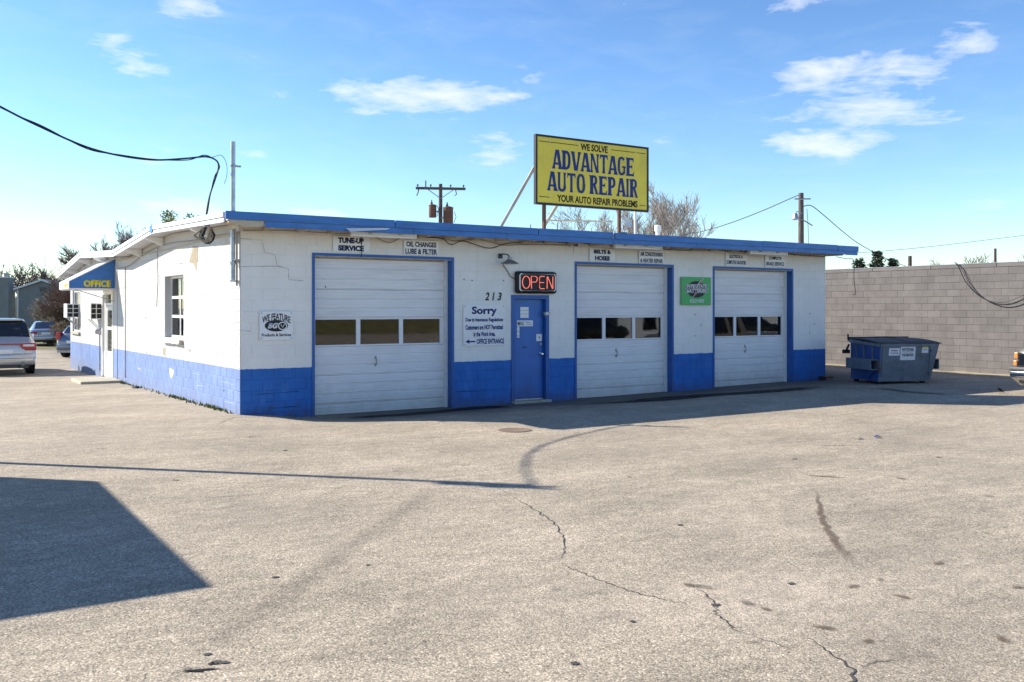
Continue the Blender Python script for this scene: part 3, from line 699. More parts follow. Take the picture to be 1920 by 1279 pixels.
k = MB(); k.lathe([(.034,0),(.034,-.016),(.03,-.02),(.0,-.021)], 14, axis='y'); k.build('deadbolt', M_STEEL, ED, (w-.12, .085, 1.235), True)
MB().box(w-.23, w-.085, .0815, .084, 1.30, 1.45).build('notice_plate', M_SIGNW, ED)
MB().box(w-.165, w-.145, .079, .081, 1.355, 1.40).build('keyhole_mark', M_BLACK, ED)
h = MB(); h.bbox(w-.10, w+.05, -.045, -.02, 1.86, 1.92, .004); h.bbox(w-.075, w-.03, -.06, .07, 1.85, 1.93, .006); h.build('hasp', M_GALV, ED)
MB().tube([(w-.075, -.03, 1.86), (w-.085, -.05, 1.81), (w-.065, -.05, 1.81)], .008, 6).build('padlock', M_STEEL, ED)
for (x0, x1, z0, z1, t) in ((.25,.46,1.80,2.03,'a'), (.165,.36,1.62,1.745,'b'), (.365,.57,1.62,1.745,'c'), (.165,.225,1.38,1.61,'d')):
    MB().box(x0, x1, .081, .084, z0, z1).build('sticker', M_SIGNW, ED)
MB().box(.265, .445, .079, .0808, 1.955, 1.96).build('sticker_line', M_BLACK, ED); MB().box(.265, .445, .079, .0808, 1.88, 1.885).build('sticker_line', M_BLACK, ED)
put_text('MAX', .16, .085, M_BLACK, ED, (.262, .0808, 1.682), bold=.02, name='sticker_print', ext=.001)
put_text('PULL', .15, .035, M_BLACK, ED, (.468, .0808, 1.70), bold=.01, name='sticker_print', ext=.001); put_text('to open', .13, .03, M_BLACK, ED, (.468, .0808, 1.65), name='sticker_print', ext=.001)
MB().lathe([(.012,0),(.012,-.002),(0,-.0022)], 10, axis='y').build('sticker_print', M_BLACK, ED, (.195, .081, 1.51)); MB().lathe([(.012,0),(.012,-.002),(0,-.0022)], 10, axis='y').build('sticker_print', M_BLACK, ED, (.195, .081, 1.42))
MB().box(.30, .42, .0815, .084, 1.165, 1.185).build('mail_slot', M_BLACK, ED)

# ---- side window: steel frame, two by three panes, rowlock sill
def side_window(v0, v1, z0, z1, rows, cols, depth=.15, sill=True):
    wn = bpy.data.objects.new('window', None); COL.objects.link(wn); wn.parent = SHOP; wn.location = (depth, v0, z0)
    W_, H_ = v1-v0, z1-z0; f = MB(); t = .055
    f.box(-.02, .03, 0, t, 0, H_); f.box(-.02, .03, W_-t, W_, 0, H_); f.box(-.02, .03, t, W_-t, 0, t); f.box(-.02, .03, t, W_-t, H_-t, H_)
    for k in range(1, rows): z = t+(H_-2*t)*k/rows; f.box(-.015, .025, t, W_-t, z-.03, z+.03)
    for k in range(1, cols):
        y = t+(W_-2*t)*k/cols
        for r in range(rows):
            za = t+(H_-2*t)*r/rows+(.031 if r else 0); zb = t+(H_-2*t)*(r+1)/rows-(.031 if r < rows-1 else 0); f.box(-.012, .022, y-.022, y+.022, za, zb)
    f.build('frame', M_WHITE, wn)
    for r in range(rows):
        for c in range(cols):
            y0 = t+(W_-2*t)*c/cols; z0_ = t+(H_-2*t)*r/rows; MB().box(.004, .007, y0+.012, y0+(W_-2*t)/cols-.012, z0_+.014, z0_+(H_-2*t)/rows-.014).build('pane', M_GLASS, wn)
    if sill:
        n = int(W_/.11); 
        for k in range(n):
            y = (k+.5)*W_/n; M = Matrix.Translation((-.075+random.uniform(-.006,.006), y, -.085)) @ Matrix.Rotation(rad(9), 4, 'Y')
            MB().bbox(-.16, .07, -W_/n/2+.006, W_/n/2-.006, -.05, .05, .008, M).build('sill_brick', M_WHITE if random.random() < .75 else M_CREAM, wn)
    return wn
side_window(WIN1[0], WIN1[1], WIN1[2], WIN1[3], 3, 2)
MB().box(.32, .34, 3.6, 6.2, .9, 3.0).build('blind', M_CREAM, SHOP) if False else None
w2 = side_window(18.47, 20.28, 1.06, 2.51, 3, 3, .06, False)
MB().bbox(-.14, .02, -.05, 1.86, -.09, -.002, .012).build('sill', M_CONC, w2)
# ---- office door with side light
OD = bpy.data.objects.new('office_door', None); COL.objects.link(OD); OD.parent = SHOP; OD.location = (0, 12.25, -.16); OD['label'] = 'white glazed office door under the blue awning'
f = MB(); Hd = 2.57
f.box(-.03, .13, 0, .10, 0, Hd); f.box(-.03, .13, 1.73, 1.83, 0, Hd); f.box(-.03, .13, .10, 1.73, Hd-.12, Hd); f.box(-.03, .13, 1.18, 1.28, 0, Hd-.12); f.box(-.03, .13, .1, 1.18, 2.12, 2.2)
f.build('frame', M_WHITE, OD)
l = MB(); l.box(.0, .045, .12, .24, .02, 2.11); l.box(.0, .045, 1.05, 1.17, .02, 2.11); l.box(0, .045, .24, 1.05, .02, .78); l.box(0, .045, .24, 1.05, 1.98, 2.11); l.box(0, .045, .24, 1.05, 1.42, 1.50); l.build('door_leaf', M_WHITE, OD)
MB().box(.02, .025, .245, 1.045, .785, 1.415).build('pane', M_GLASS, OD); MB().box(.02, .025, .245, 1.045, 1.505, 1.975).build('pane', M_GLASS, OD)
MB().box(.05, .055, 1.28, 1.73, .75, 2.4).build('pane', M_GLASS, OD); MB().box(.02, .1, 1.28, 1.73, 0, .75).build('kick_panel', M_WHITE, OD); MB().box(.05, .055, .1, 1.18, 2.2, Hd-.12).build('pane', M_GLASS, OD)
MB().tube([(-.0,.2,.95),(-.05,.2,.97),(-.05,.2,1.12),(0,.2,1.14)], .012, 6).build('handle', M_STEEL, OD)
MB().box(.5, .52, 11.62, 20.6, -.4, 3.0).build('office_lining', M_INT, SHOP)
# concrete step at the office door
sp = MB(); sp.bbox(-1.08, -.03, 10.75, 12.5, -.30, -.085, .02)
tag(sp.build('concrete_step', M_CONC), 'low tan concrete slab step at the office door', 'step')
# awning over the office door
AW = thing('office_awning', 'blue wedge awning with yellow lettering over the office door', 'awning', (0, 12.0, 2.43))
MB().prism([(-.016, .02), (-1.19, .02), (-1.19, .2), (-.016, .84)], 'y', .0, .03).build('side_panel', M_FASCIA, AW); MB().prism([(-.016, .02), (-1.19, .02), (-1.19, .2), (-.016, .84)], 'y', 1.87, 1.9).build('side_panel', M_FASCIA, AW)
MB().prism([(-1.21, .19), (-1.21, .215), (-.016, .88), (-.016, .845)], 'y', -.02, 1.92).build('awning_top', M_RAKE, AW)
MB().box(-1.215, -1.192, -.02, 1.92, .0, .188).build('valance', M_RAKE, AW); MB().box(-1.19, -.016, -.02, 1.92, -.02, .017).build('underside', M_WHITE, AW)
put_text('OFFICE', .72, .20, M_LYEL, AW, (-.47, -.002, .15), bold=.06, ext=.004)
MB().box(-1.225, -1.216, .12, .80, .05, .15).build('valance_plate', M_LYEL, AW)
put_text('213', .3, .07, M_BLACK, AW, (-1.226, .46, .1), bold=.02, rot=(0,0,-PI/2), ext=.002)
MB().tube([(-1.1, .05, .0), (-.02, .05, -.35)], .014, 6).build('stay', M_GALV, AW)
# air conditioners
def ac_unit(name, label, u, v0, v1, z0, z1):
    t = thing(name, label, 'air conditioner', (0, v0, z0)); L_ = v1-v0; H_ = z1-z0
    MB().bbox(-u, .05, .02, L_, 0, H_, .012).build('cabinet', M_WHITE, t)
    f = MB(); f.box(-u, .0, -.012, .02, 0, .03); f.box(-u, .0, -.012, .02, H_-.03, H_); f.box(-u, -u+.03, -.012, .02, .03, H_-.03); f.box(-.03, 0, -.012, .02, .03, H_-.03); f.box(-u/2-.012, -u/2+.012, -.012, .02, .03, H_-.03)
    f.box(-u+.03, -u/2-.013, -.01, .02, H_*.35-.01, H_*.35+.01); f.box(-u+.03, -u/2-.013, -.01, .02, H_*.66-.01, H_*.66+.01); f.box(-u/2+.013, -.03, -.01, .02, H_*.35-.01, H_*.35+.01); f.box(-u/2+.013, -.03, -.01, .02, H_*.66-.01, H_*.66+.01)
    f.build('grille_frame', M_WHITE, t); MB().box(-u+.03, -.03, .01, .019, .03, H_-.03).build('coil', M_BLACK, t)
    for k in range(9): z = .05+k*(H_-.1)/8; MB().box(-u-.008, -u+.002, .08, L_-.08, z-.006, z+.006).build('louvre', M_PLASTIC, t)
    MB().tube([(-u+.05, L_*.3, 0), (-.02, L_*.3, -.3)], .018, 6).build('bracket', M_WHITE, t); MB().tube([(-u+.05, L_*.8, 0), (-.02, L_*.8, -.3)], .018, 6).build('bracket', M_WHITE, t)
ac_unit('air_conditioner', 'white box air conditioner jutting from the wall beside the office door', .34, 14.12, 15.02, 1.55, 2.04)
ac_unit('air_conditioner', 'smaller white air conditioner in the far office window', .40, 18.75, 19.5, 1.56, 2.04)
m_ = thing('wall_meter', 'small round grey meter low beside the office door', 'meter', (-.02, 14.3, 1.18)); MB().lathe([(.10,0),(.10,-.06),(.085,-.08),(.08,-.14),(.06,-.16),(0,-.162)], 16, axis='x').build('meter_can', M_GALV, m_, smooth=True); MB().tube([(-.03,0,-.1),(-.03,0,-1.2)], .02, 6).build('conduit', M_GALV, m_)

# ---- paint losses, cracks and ports in the walls
M_BARE = mat('bare_block', (.30,.25,.17), .9, var=.2)
M_PALEBLUE = mat('scuffed_paint', (.36,.42,.55), .8, var=.1)
def wall_patch(pts, plane, m, name, parent, lift=.004):
    P = [(on_x(x, y, 0) if plane == 'l' else on_y(x, y, 0)) for x, y in pts]
    off = Vector((-lift, 0, 0)) if plane == 'l' else Vector((0, -lift, 0))
    MB().add([p+off for p in P], [tuple(range(len(P)))]).build(name, m, parent)
wall_patch([(362,462),(371,462),(371,484),(368,508),(363,494),(355,492)], 'l', M_BARE, 'bare_patch', wall_left)
wall_patch([(318,690),(326,694),(325,704),(321,710),(319,703)], 'l', M_SIGNW, 'bare_patch', wall_left)
wall_patch([(306,652),(311,653),(310,668),(306,664)], 'l', M_BARE, 'bare_patch', wall_left)
wall_patch([(353,656),(358,657),(355,661)], 'l', M_BARE, 'bare_patch', wall_left)
def wall_crack(pts, plane, name='crack', wd=.008, m=None, parent=None):
    P = [(on_x(x, y, 0) if plane == 'l' else on_y(x, y, 0)) for x, y in pts]; off = Vector((-.004, 0, 0)) if plane == 'l' else Vector((0, -.004, 0)); Q = []
    for a, b in zip(P, P[1:]):
        for k in range(5): Q.append(a.lerp(b, k/5)+Vector((0, 0, random.uniform(-.004, .004))))
    Q.append(P[-1]); b = MB(); n = len(Q)
    for i, q in enumerate(Q):
        t = Q[min(i+1, n-1)]-Q[max(0, i-1)]; nrm = Vector((1,0,0)) if plane == 'l' else Vector((0,1,0)); s = t.cross(nrm).normalized(); ww = wd/2*random.uniform(.4, 1.4)
        b.v += [tuple(q+s*ww+off), tuple(q-s*ww+off)]
    b.f = [(2*i, 2*i+1, 2*i+3, 2*i+2) for i in range(n-1)]
    b.build(name, m or M_CRK, parent or (wall_left if plane == 'l' else wall_front))
M_CRK = mat('wall_crack', (.44,.41,.37), .9, var=.3); M_CRKB = mat('wall_crack_blue', (.008,.035,.16), .9, var=.3)
for c in ([(449,447),(490,450),(494,462),(496,473),(516,478),(519,498),(541,505),(541,524),(570,527)], [(445,500),(519,499)], [(446,619),(470,621)]): wall_crack(c, 'f', wd=.010)
for c in ([(480,740),(560,734)], [(855,735),(955,731)], [(505,765),(560,762)]): wall_crack(c, 'f', wd=.010, m=M_CRKB)
for c in ([(376,530),(409,527)], [(360,555),(410,551)], [(383,595),(415,596)], [(424,550),(440,550)], [(424,574),(437,573)], [(281,507),(285,495),(343,493)], [(330,512),(334,497),(343,494)], [(250,530),(264,524)], [(240,552),(256,547)], [(434,668),(435,680)], [(396,660),(406,662),(407,678)], [(340,655),(341,672)], [(366,655),(352,654)]): wall_crack(c, 'l', wd=.016)
for c in ([(362,700),(375,702)], [(370,722),(382,724)], [(415,715),(440,722)], [(420,752),(440,758)]): wall_crack(c, 'l', wd=.010, m=M_PALEBLUE)
for c in ([(258,690),(263,692),(264,697),(266,690)],): wall_crack(c, 'l', wd=.03)
for (x, y) in ((610,538),(870,524),(885,526),(944,526),(1303,590),(1303,630),(1314,609),(1518,588),(1518,624),(1527,607)):
    p = on_y(x, y, 0); MB().lathe([(.014,0),(.014,-.004),(0,-.005)], 8, axis='y').build('anchor_hole', M_BLACK, wall_front, (p.x, -.002, p.z))
for (x, y) in ((274,596),(275,661),(420,732)):
    p = on_x(x, y, 0); MB().lathe([(.02,0),(.02,-.004),(0,-.005)], 8, axis='x').build('anchor_hole', M_BLACK, wall_left, (-.002, p.y, p.z))
MB().tube([(-.02, 10.42, 3.0), (-.02, 10.42, .0)], .012, 6).build('downpipe', M_TANCABLE, wall_left)

# ------------------------------------------------------------------ signs on the facade
def board(name, label, u0, u1, z0, z1, m=None, y=-.03, th=.012, bolts=True, group=None):
    t = thing(name, label, 'sign', ((u0+u1)/2, y, (z0+z1)/2), group=group); w, h = (u1-u0)/2, (z1-z0)/2
    MB().bbox(-w, w, 0, th, -h, h, .004).build('panel', m or M_SIGNW, t)
    if bolts:
        for sx in (-1, 1):
            for sz in (-1, 1): MB().lathe([(.012,0),(.012,-.004),(0,-.006)], 8, axis='y').build('bolt', M_STEEL, t, (sx*(w-.035), -.0005, sz*(h-.035)))
    # standoff battens
    MB().box(-w*.8, w*.8, th, -y-.003, -h*.5, -h*.3).build('batten', M_CREAM, t)
    return t
t = board('service_sign', 'white sign reading TUNE-UP SERVICE over the first bay door', 1.73, 2.47, 2.94, 3.24, bolts=False)
put_text('TUNE-UP', .52, .105, M_NAVY, t, (-.01, -.001, .07), bold=.06); put_text('SERVICE', .52, .105, M_NAVY, t, (-.01, -.001, -.075), bold=.06)
MB().tube([(.19,-.008,.26),(.20,-.01,.1),(.195,-.01,-.1),(.20,-.02,-.24)], .007, 5).build('hanging_wire', M_CABLE, t)
t = board('service_sign', 'white sign reading OIL CHANGES LUBE & FILTER over the first bay door', 3.19, 3.96, 2.93, 3.22, bolts=False)
put_text('OIL CHANGES', .66, .10, M_NAVY, t, (0, -.001, .065), bold=.035); put_text('LUBE & FILTER', .70, .105, M_NAVY, t, (0, -.001, -.075), bold=.035)
t = board('service_sign', 'white sign reading BELTS & HOSES over the middle bay door', 7.74, 8.46, 2.93, 3.22, bolts=False)
put_text('BELTS &', .48, .09, M_NAVY, t, (0, -.001, .07), bold=.06); put_text('HOSES', .42, .105, M_NAVY, t, (0, -.001, -.075), bold=.06)
t = board('service_sign', 'white sign reading AIR CONDITIONING & HEATER REPAIR over the middle bay door', 9.17, 9.92, 2.92, 3.22, bolts=False)
put_text('AIR CONDITIONING', .68, .095, M_NAVY, t, (0, -.001, .065), bold=.03); put_text('& HEATER REPAIR', .68, .095, M_NAVY, t, (0, -.001, -.085), bold=.03)
t = board('service_sign', 'white sign reading ELECTRICAL & COMPUTER DIAGNOSIS over the right bay door', 11.94, 12.66, 2.94, 3.24, bolts=False)
put_text('ELECTRICAL &', .46, .08, M_NAVY, t, (0, -.001, .075), bold=.035); put_text('COMPUTER DIAGNOSIS', .68, .095, M_NAVY, t, (0, -.001, -.07), bold=.028)
t = board('service_sign', 'white sign reading COMPLETE BRAKE SERVICE over the right bay door', 13.34, 14.07, 2.94, 3.24, bolts=False)
put_text('COMPLETE', .46, .08, M_NAVY, t, (0, -.001, .075), bold=.035); put_text('BRAKE SERVICE', .66, .095, M_NAVY, t, (0, -.001, -.07), bold=.03)
# product sign at the corner
t = board('product_sign', 'white sign with black oval emblem reading WE FEATURE by the corner', .34, .96, 1.31, 1.83)
put_text('WE FEATURE', .52, .12, M_BLACK, t, (0, -.001, .165), bold=.025, arc=1.0); put_text('Products & Services', .54, .055, M_BLACK, t, (0, -.001, -.165), bold=.025)
MB().lathe([(1,0),(1,-.002),(0,-.0022)], 28, Matrix.Diagonal((.215, 1, .105, 1)), 'y').build('emblem', M_BLACK, t, (0, -.001, .0))
put_text('BG', .20, .10, M_SIGNW, t, (-.065, -.0036, .0), bold=.05, shear=.35)
MB().lathe([(1,0),(1,-.002),(0,-.0022)], 20, Matrix.Diagonal((.085, 1, .075, 1)), 'y').build('emblem_disc', M_SIGNW, t, (.112, -.0036, -.005)); MB().lathe([(1,0),(1,-.001),(0,-.0012)], 20, Matrix.Diagonal((.066, 1, .058, 1)), 'y').build('emblem_disc', M_BLACK, t, (.112, -.006, -.005))
MB().tube([(.08,-.0075,.02),(.112,-.0075,-.03),(.15,-.0075,.03)], .008, 5).build('emblem_mark', M_SIGNW, t)
put_text('FORM 213', .08, .012, M_BLACK, t, (.22, -.001, -.235)) if False else None
# house number
t = thing('house_number', 'black slanted numerals 213 on the wall left of the neon sign', 'number', (5.255, -.004, 2.13))
for ch, x in (('2', -.15), ('1', 0), ('3', .15)): put_text(ch, .10 if ch != '1' else .05, .165, M_BLACK, t, (x, 0, 0), bold=.02, name='numeral', shear=.25, ext=.006)
# notice about the office entrance
M_NOTW = mat('notice_white', (.80,.80,.79), .45, var=.04, dirt=(.62,.6,.55), dirt_amt=.3)
t = board('notice_sign', 'white notice headed Sorry with blue arrow beside the entry door', 4.53, 5.53, 1.11, 1.96, M_NOTW, y=-.02, th=.008)
put_text('Sorry', .60, .20, M_TBLUE, t, (0, -.001, .285), bold=.035)
for s_, w_, z_ in (('Due to Insurance Regulations', .90, .105), ('Customers are NOT Permitted', .90, -.04), ('in the Work Area.', .52, -.18)): put_text(s_, w_, .10, M_TBLUE, t, (0, -.001, z_), bold=.035)
MB().box(-.49, .49, -.0022, -.0004, -.256, -.252).build('seam', M_CREAM, t)
put_text('OFFICE ENTRANCE', .66, .105, M_TBLUE, t, (.145, -.001, -.33), bold=.035)
MB().prism([(-.45,-.33),(-.36,-.285),(-.36,-.315),(-.22,-.315),(-.22,-.345),(-.36,-.345),(-.36,-.375)], 'y', -.003, -.0005).build('arrow', M_TBLUE, t)
# green battery sign
t = board('battery_sign', 'square green sign with red and white battery emblem between bay doors', 10.46, 11.43, 1.96, 2.63, M_GREEN, y=-.045, th=.02)
cz = .06
MB().lathe([(1,0),(1,-.002),(0,-.0022)], 28, Matrix.Diagonal((.31, 1, .20, 1)), 'y').build('emblem', M_BLACK, t, (0, -.001, cz-.02))
MB().prism([(-.16,-.25),(-.0,-.05),(-.16,-.05),(.24,.27),(.14,.10),(.25,.10)], 'y', -.0055, -.0035).build('bolt_mark', M_SIGNW, t, (0, 0, cz))
MB().prism([(-.13,-.215),(.02,-.035),(-.12,-.035),(.215,.235),(.12,.085),(.215,.085)], 'y', -.0085, -.0065).build('bolt_mark', M_RED, t, (0, 0, cz))
for s_, z_ in (('INTERSTATE', .055), ('BATTERIES', -.055)):
    MB().add([(-.385,-.010,cz+z_-.048),(.355,-.010,cz+z_-.048),(.385,-.010,cz+z_+.048),(-.355,-.010,cz+z_+.048)], [(0,1,2,3)]).build('banner', M_SIGNW, t)
    MB().add([(-.372,-.0112,cz+z_-.042),(.345,-.0112,cz+z_-.042),(.372,-.0112,cz+z_+.042),(-.345,-.0112,cz+z_+.042)], [(0,1,2,3)]).build('banner', M_BLACK, t)
    put_text(s_, .68, .074, M_SIGNW, t, (0, -.0115, cz+z_), bold=.045, shear=.2)
put_text('SOLD HERE', .48, .085, M_SIGNW, t, (.02, -.001, -.235), bold=.025, shear=.2)
# neon OPEN sign
t = thing('neon_open_sign', 'black neon sign reading OPEN in red above the blue door', 'neon sign', (6.28, -.12, 2.43))
MB().bbox(-.52, .52, 0, .115, -.235, .235, .05).build('cabinet', M_BLACK, t)
def rr(w, h, r, n=5):
    P = []
    for cx, cz_, a0 in ((w-r, h-r, 0), (-w+r, h-r, 90), (-w+r, -h+r, 180), (w-r, -h+r, 270)):
        for k in range(n+1): a = rad(a0+90*k/n); P.append((cx+r*math.cos(a), -.018, cz_+r*math.sin(a)))
    return P+[P[0]]
MB().tube(rr(.455, .178, .05), .0145, 6, False).build('border_tube', M_TUBEW, t, smooth=True)
def neon(pts): MB().tube([(x, -.022, z) for x, z in pts], .009, 6).build('neon_letter', M_NEON, t, smooth=True)
ov = [(-.30+.095*math.cos(a), .13*math.sin(a)) for a in [2*PI*k/16 for k in range(17)]]
neon(ov); neon([(-.165,-.13),(-.175,.1),(-.165,.13),(-.06,.13),(-.02,.10),(-.02,.05),(-.05,.01),(-.15,.005)])
neon([(.17,.13),(.06,.13),(.04,.1),(.04,-.1),(.06,-.13),(.17,-.13)]); neon([(.05,.0),(.15,.0)]); neon([(.235,-.13),(.235,.12),(.25,.13),(.37,-.12),(.385,-.13),(.385,.13)])
MB().tube([(-.5,.06,.05),(-.62,.08,.12),(-.7,.1,.25),(-.8,.1,.36)], .008, 5).build('cord', M_CABLE, t)
# barn lamp
t = thing('barn_lamp', 'small grey enamel barn lamp on the wall above the number', 'lamp', (5.42, 0, 2.86))
MB().bbox(-.05, .05, -.03, -.002, .06, .16, .01).build('wall_plate', M_PLASTIC, t); MB().tube([(0,-.02,.12),(0,-.12,.15),(.04,-.24,.13),(.06,-.28,.07)], .014, 6).build('arm', M_PLASTIC, t)
MB().lathe([(.03,.10),(.045,.09),(.05,.05),(.09,.025),(.16,-.012),(.19,-.04),(.185,-.042),(.155,-.02),(.085,.012),(.04,.03)], 20).build('shade', M_GALV, t, (.06,-.28,-.02), True)
MB().lathe([(.02,.03),(.035,.0),(.03,-.035),(0,-.05)], 12).build('bulb', M_TUBEW, t, (.06,-.28,-.02), True)
# strip lights under the eave
for (u0, u1, lab) in ((1.91, 3.24, 'white strip light under the eave over the first bay door'), (8.1, 9.47, 'white strip light under the eave over the middle bay door'), (12.31, 13.65, 'white strip light under the eave over the right bay door')):
    t = thing('strip_light', lab, 'light', (u0, -.45, 3.215), group='strip lights under the eave'); L_ = u1-u0
    MB().bbox(0, L_, -.045, .045, .03, .085, .008).build('housing', M_WHITE, t); MB().tube([(.03,0,.012),(L_-.03,0,.012)], .02, 8).build('tube', M_TUBEW, t, smooth=True)
    for x in (0., L_-.03): MB().bbox(x, x+.03, -.04, .04, -.012, .03, .004).build('lamp_holder', M_WHITE, t)
# small boxes and cables under the eave
t = thing('junction_box', 'small beige electrical box on the wall right of the neon sign', 'box', (7.3, -.006, 3.22)); MB().bbox(-.1, .1, -.13, 0, 0, .13, .008).build('case', M_WHITE, t); MB().bbox(-.09, .03, -.16, -.131, .01, .12, .004).build('cover', M_PLASTIC, t); MB().tube([(0,-.03,0),(0,-.03,-.14)], .006, 5).build('lead', M_TANCABLE, t)
def sag(pts, n=8):
    """smooth curve through points (Catmull-Rom)"""
    P = [Vector(p) for p in pts]; P = [P[0]*2-P[1]]+P+[P[-1]*2-P[-2]]; out = []
    for i in range(1, len(P)-2):
        a, b, c, d = P[i-1:i+3]
        for k in range(n):
            t = k/n; out.append(.5*((2*b)+(c-a)*t+(2*a-5*b+4*c-d)*t*t+(3*b-a-3*c+d)*t**3))
    out.append(P[-2]); return out
def cable(name, label, pts, r=.009, m=None, n=8, sides=5, cat='cable', group=None):
    return tag(MB().tube(sag(pts, n), r, sides).build(name, m or M_CABLE, smooth=True), label, cat, group)
cable('wall_cable', 'thin brown cable looping along the wall top over the first bay', [(.05,-.03,3.26),(.8,-.03,3.29),(1.6,-.04,3.28),(2.45,-.05,3.27),(2.85,-.05,3.15),(3.2,-.05,3.26),(4.0,-.05,3.28),(4.3,-.04,3.24),(4.9,-.03,3.29),(5.5,-.03,3.2),(6.0,-.03,3.23),(7.2,-.03,3.26)], m=M_TANCABLE)
cable('wall_cable', 'dark cable drooping under the eave left of the neon sign', [(3.2,-.07,3.29),(3.95,-.09,3.28),(4.2,-.09,3.16),(4.5,-.08,3.24),(5.1,-.08,3.12),(5.6,-.06,3.24),(6.5,-.05,3.3),(8.1,-.05,3.31)])
cable('wall_cable', 'dark cable along the eave right of the green sign', [(9.4,-.04,3.28),(10.4,-.03,3.26),(11.4,-.03,3.29),(12.3,-.04,3.29),(13.6,-.05,3.29),(14.6,-.04,3.27),(15.6,-.03,3.26)])
cable('wall_cable', 'tan cable running up the side wall under the white rake', [(-.02,11.4,3.0),(-.025,9.8,3.02),(-.025,7.8,3.25),(-.025,5.5,3.34),(-.03,3.2,3.28),(-.05,1.6,3.26),(-.03,.7,3.24),(-.03,.1,3.2)], m=M_TANCABLE)
cable('wall_cable', 'loose dark cable hanging down the side wall by the window', [(-.03,6.4,3.3),(-.03,6.45,3.0),(-.03,6.38,2.6),(-.03,6.45,2.2),(-.03,6.52,1.92)], m=M_TANCABLE)
cable('wall_cable', 'frayed wires hanging off the far right corner of the eave', [(15.75,-.3,3.25),(16.05,-.4,3.2),(16.2,-.5,3.16),(16.22,-.5,2.7),(16.28,-.5,2.3),(16.2,-.5,2.24)])
pb = thing('wall_outlet', 'small dark pipe stub and debris at the foot of the right corner', 'pipe', (15.35, -.12, -.04)); MB().tube([(0,0,.05),(.25,-.03,.09),(.5,.0,.08)], .03, 6).build('pipe', M_RUST, pb); MB().bbox(.0, .14, -.06, .06, -.03, .12, .02).build('clod', M_BLACK, pb)

# service mast at the corner
t = thing('service_mast', 'galvanised pipe mast rising through the roof at the near corner', 'mast', (-.1, .08, 2.38))
MB().tube([(0,0,0),(0,0,2.45)], .043, 12).build('pipe', M_GALV, t, smooth=True); MB().lathe([(.06,0),(.06,.05),(.045,.06)], 12).build('coupling', M_GALV, t, (0,0,.28), True); MB().lathe([(.05,0),(.05,.04),(.044,.045)], 12).build('clamp', M_STEEL, t, (0,0,2.0), True)
MB().bbox(.02, .14, -.03, .03, 2.005, 2.035, .005).build('insulator_arm', M_STEEL, t); MB().lathe([(.1,0),(.06,.06),(.05,.1)], 12).build('flashing', M_BLACK, t, (0,0,1.125), True)
MB().tube([(.045,-.08,-.1),(.045,-.08,.86)], .018, 8).build('conduit', M_TANCABLE, t, smooth=True); MB().bbox(.0, .1, -.11, .06, .34, .37, .005).build('strap', M_STEEL, t); MB().bbox(-.07, .09, -.06, .06, -.03, .0, .005).build('end_cap', M_WHITE, t)
# service drop
PB = Vector((-6.5, -.98, 0))
drop = [PB+Vector((.05, 0, 6.22)), Vector((-5.1,-.97,5.48)), at(0,200,13.65), at(80,240,13.95), at(160,275,14.3), at(225,292,14.8), at(290,300,15.45), at(350,297,16.2), at(385,294,16.65), at(404,300,16.8), at(410,312,16.85), at(404,335,16.9), at(394,365,17.0), at(388,395,17.05), at(385,425,17.1)]
cable('service_drop', 'thick black twisted overhead cable sagging to the roof corner', drop, .016, n=6)
cable('service_drop', 'thin black strand wound along the overhead cable to the roof corner', [p+Vector((.02*math.sin(i*2.1), 0, .03*math.cos(i*2.3))) for i, p in enumerate(drop)], .009, n=6)
cable('loose_wire', 'thin loose wire end curling beside the mast above the roof', [at(395,296,17.05), at(408,292,17.1), at(416,292,17.1), at(423,302,17.1), at(426,318,17.1), at(424,335,17.1), at(420,345,17.1)], .005)
t = thing('cable_bundle', 'tangled coil of black and tan wires under the rake at the near corner', 'wires', (-.45, .8, 3.3))
bp_ = Vector((-.45, .8, 3.3))
for k in range(8):
    a = random.uniform(-1, 1); pts = [at(386+random.uniform(-3,3),424,17.0)-bp_]
    for (x, y) in ((376+a*8, 436), (372+a*10, 444+a*3), (385+a*6, 452+a*4), (396+a*8, 446), (394+a*6, 432)): pts.append(at(x+random.uniform(-4,4), y+random.uniform(-3,3), 17.0)-bp_)
    MB().tube(sag(pts, 5), .010 if k % 3 else .016, 5).build('wire', M_CABLE if k % 3 else M_TANCABLE, t, smooth=True)
MB().bbox(.03,.13,-.05,.05,.06,.12,.01).build('clamp', M_STEEL, t)

# ------------------------------------------------------------------ roof sign
RS = thing('roof_sign', 'large yellow billboard with blue and black lettering on the roof', 'sign', (7.97, .1, 3.5))
SW, SH = 3.16, 1.49; S0 = 4.13-3.5
MB().bbox(-SW/2, SW/2, 0, .06, S0, S0+SH, .006).build('panel', M_YELLOW, RS)
fm = MB(); e = .035
fm.box(-SW/2-.01, -SW/2+e, -.012, .07, S0-.01, S0+SH+.01); fm.box(SW/2-e, SW/2+.01, -.012, .07, S0-.01, S0+SH+.01); fm.box(-SW/2+e, SW/2-e, -.012, .07, S0-.01, S0+e); fm.box(-SW/2+e, SW/2-e, -.012, .07, S0+SH-e, S0+SH+.01)
fm.build('frame', M_BLACK, RS)
put_text('WE SOLVE', .76, .155, M_BLACK, RS, (0, -.001, S0+1.335), bold=.03, ext=.003); put_text('YOUR AUTO REPAIR PROBLEMS', 2.28, .155, M_BLACK, RS, (.12, -.001, S0+.155), bold=.03, ext=.003)
for (x0, x1, z) in ((-1.5,-.45,1.355),(.48,1.5,1.345),(-1.5,-1.22,.16),(1.32,1.5,.135)): MB().box(x0, x1, -.004, -.0008, S0+z-.007, S0+z+.007).build('rule_line', M_BLACK, RS)
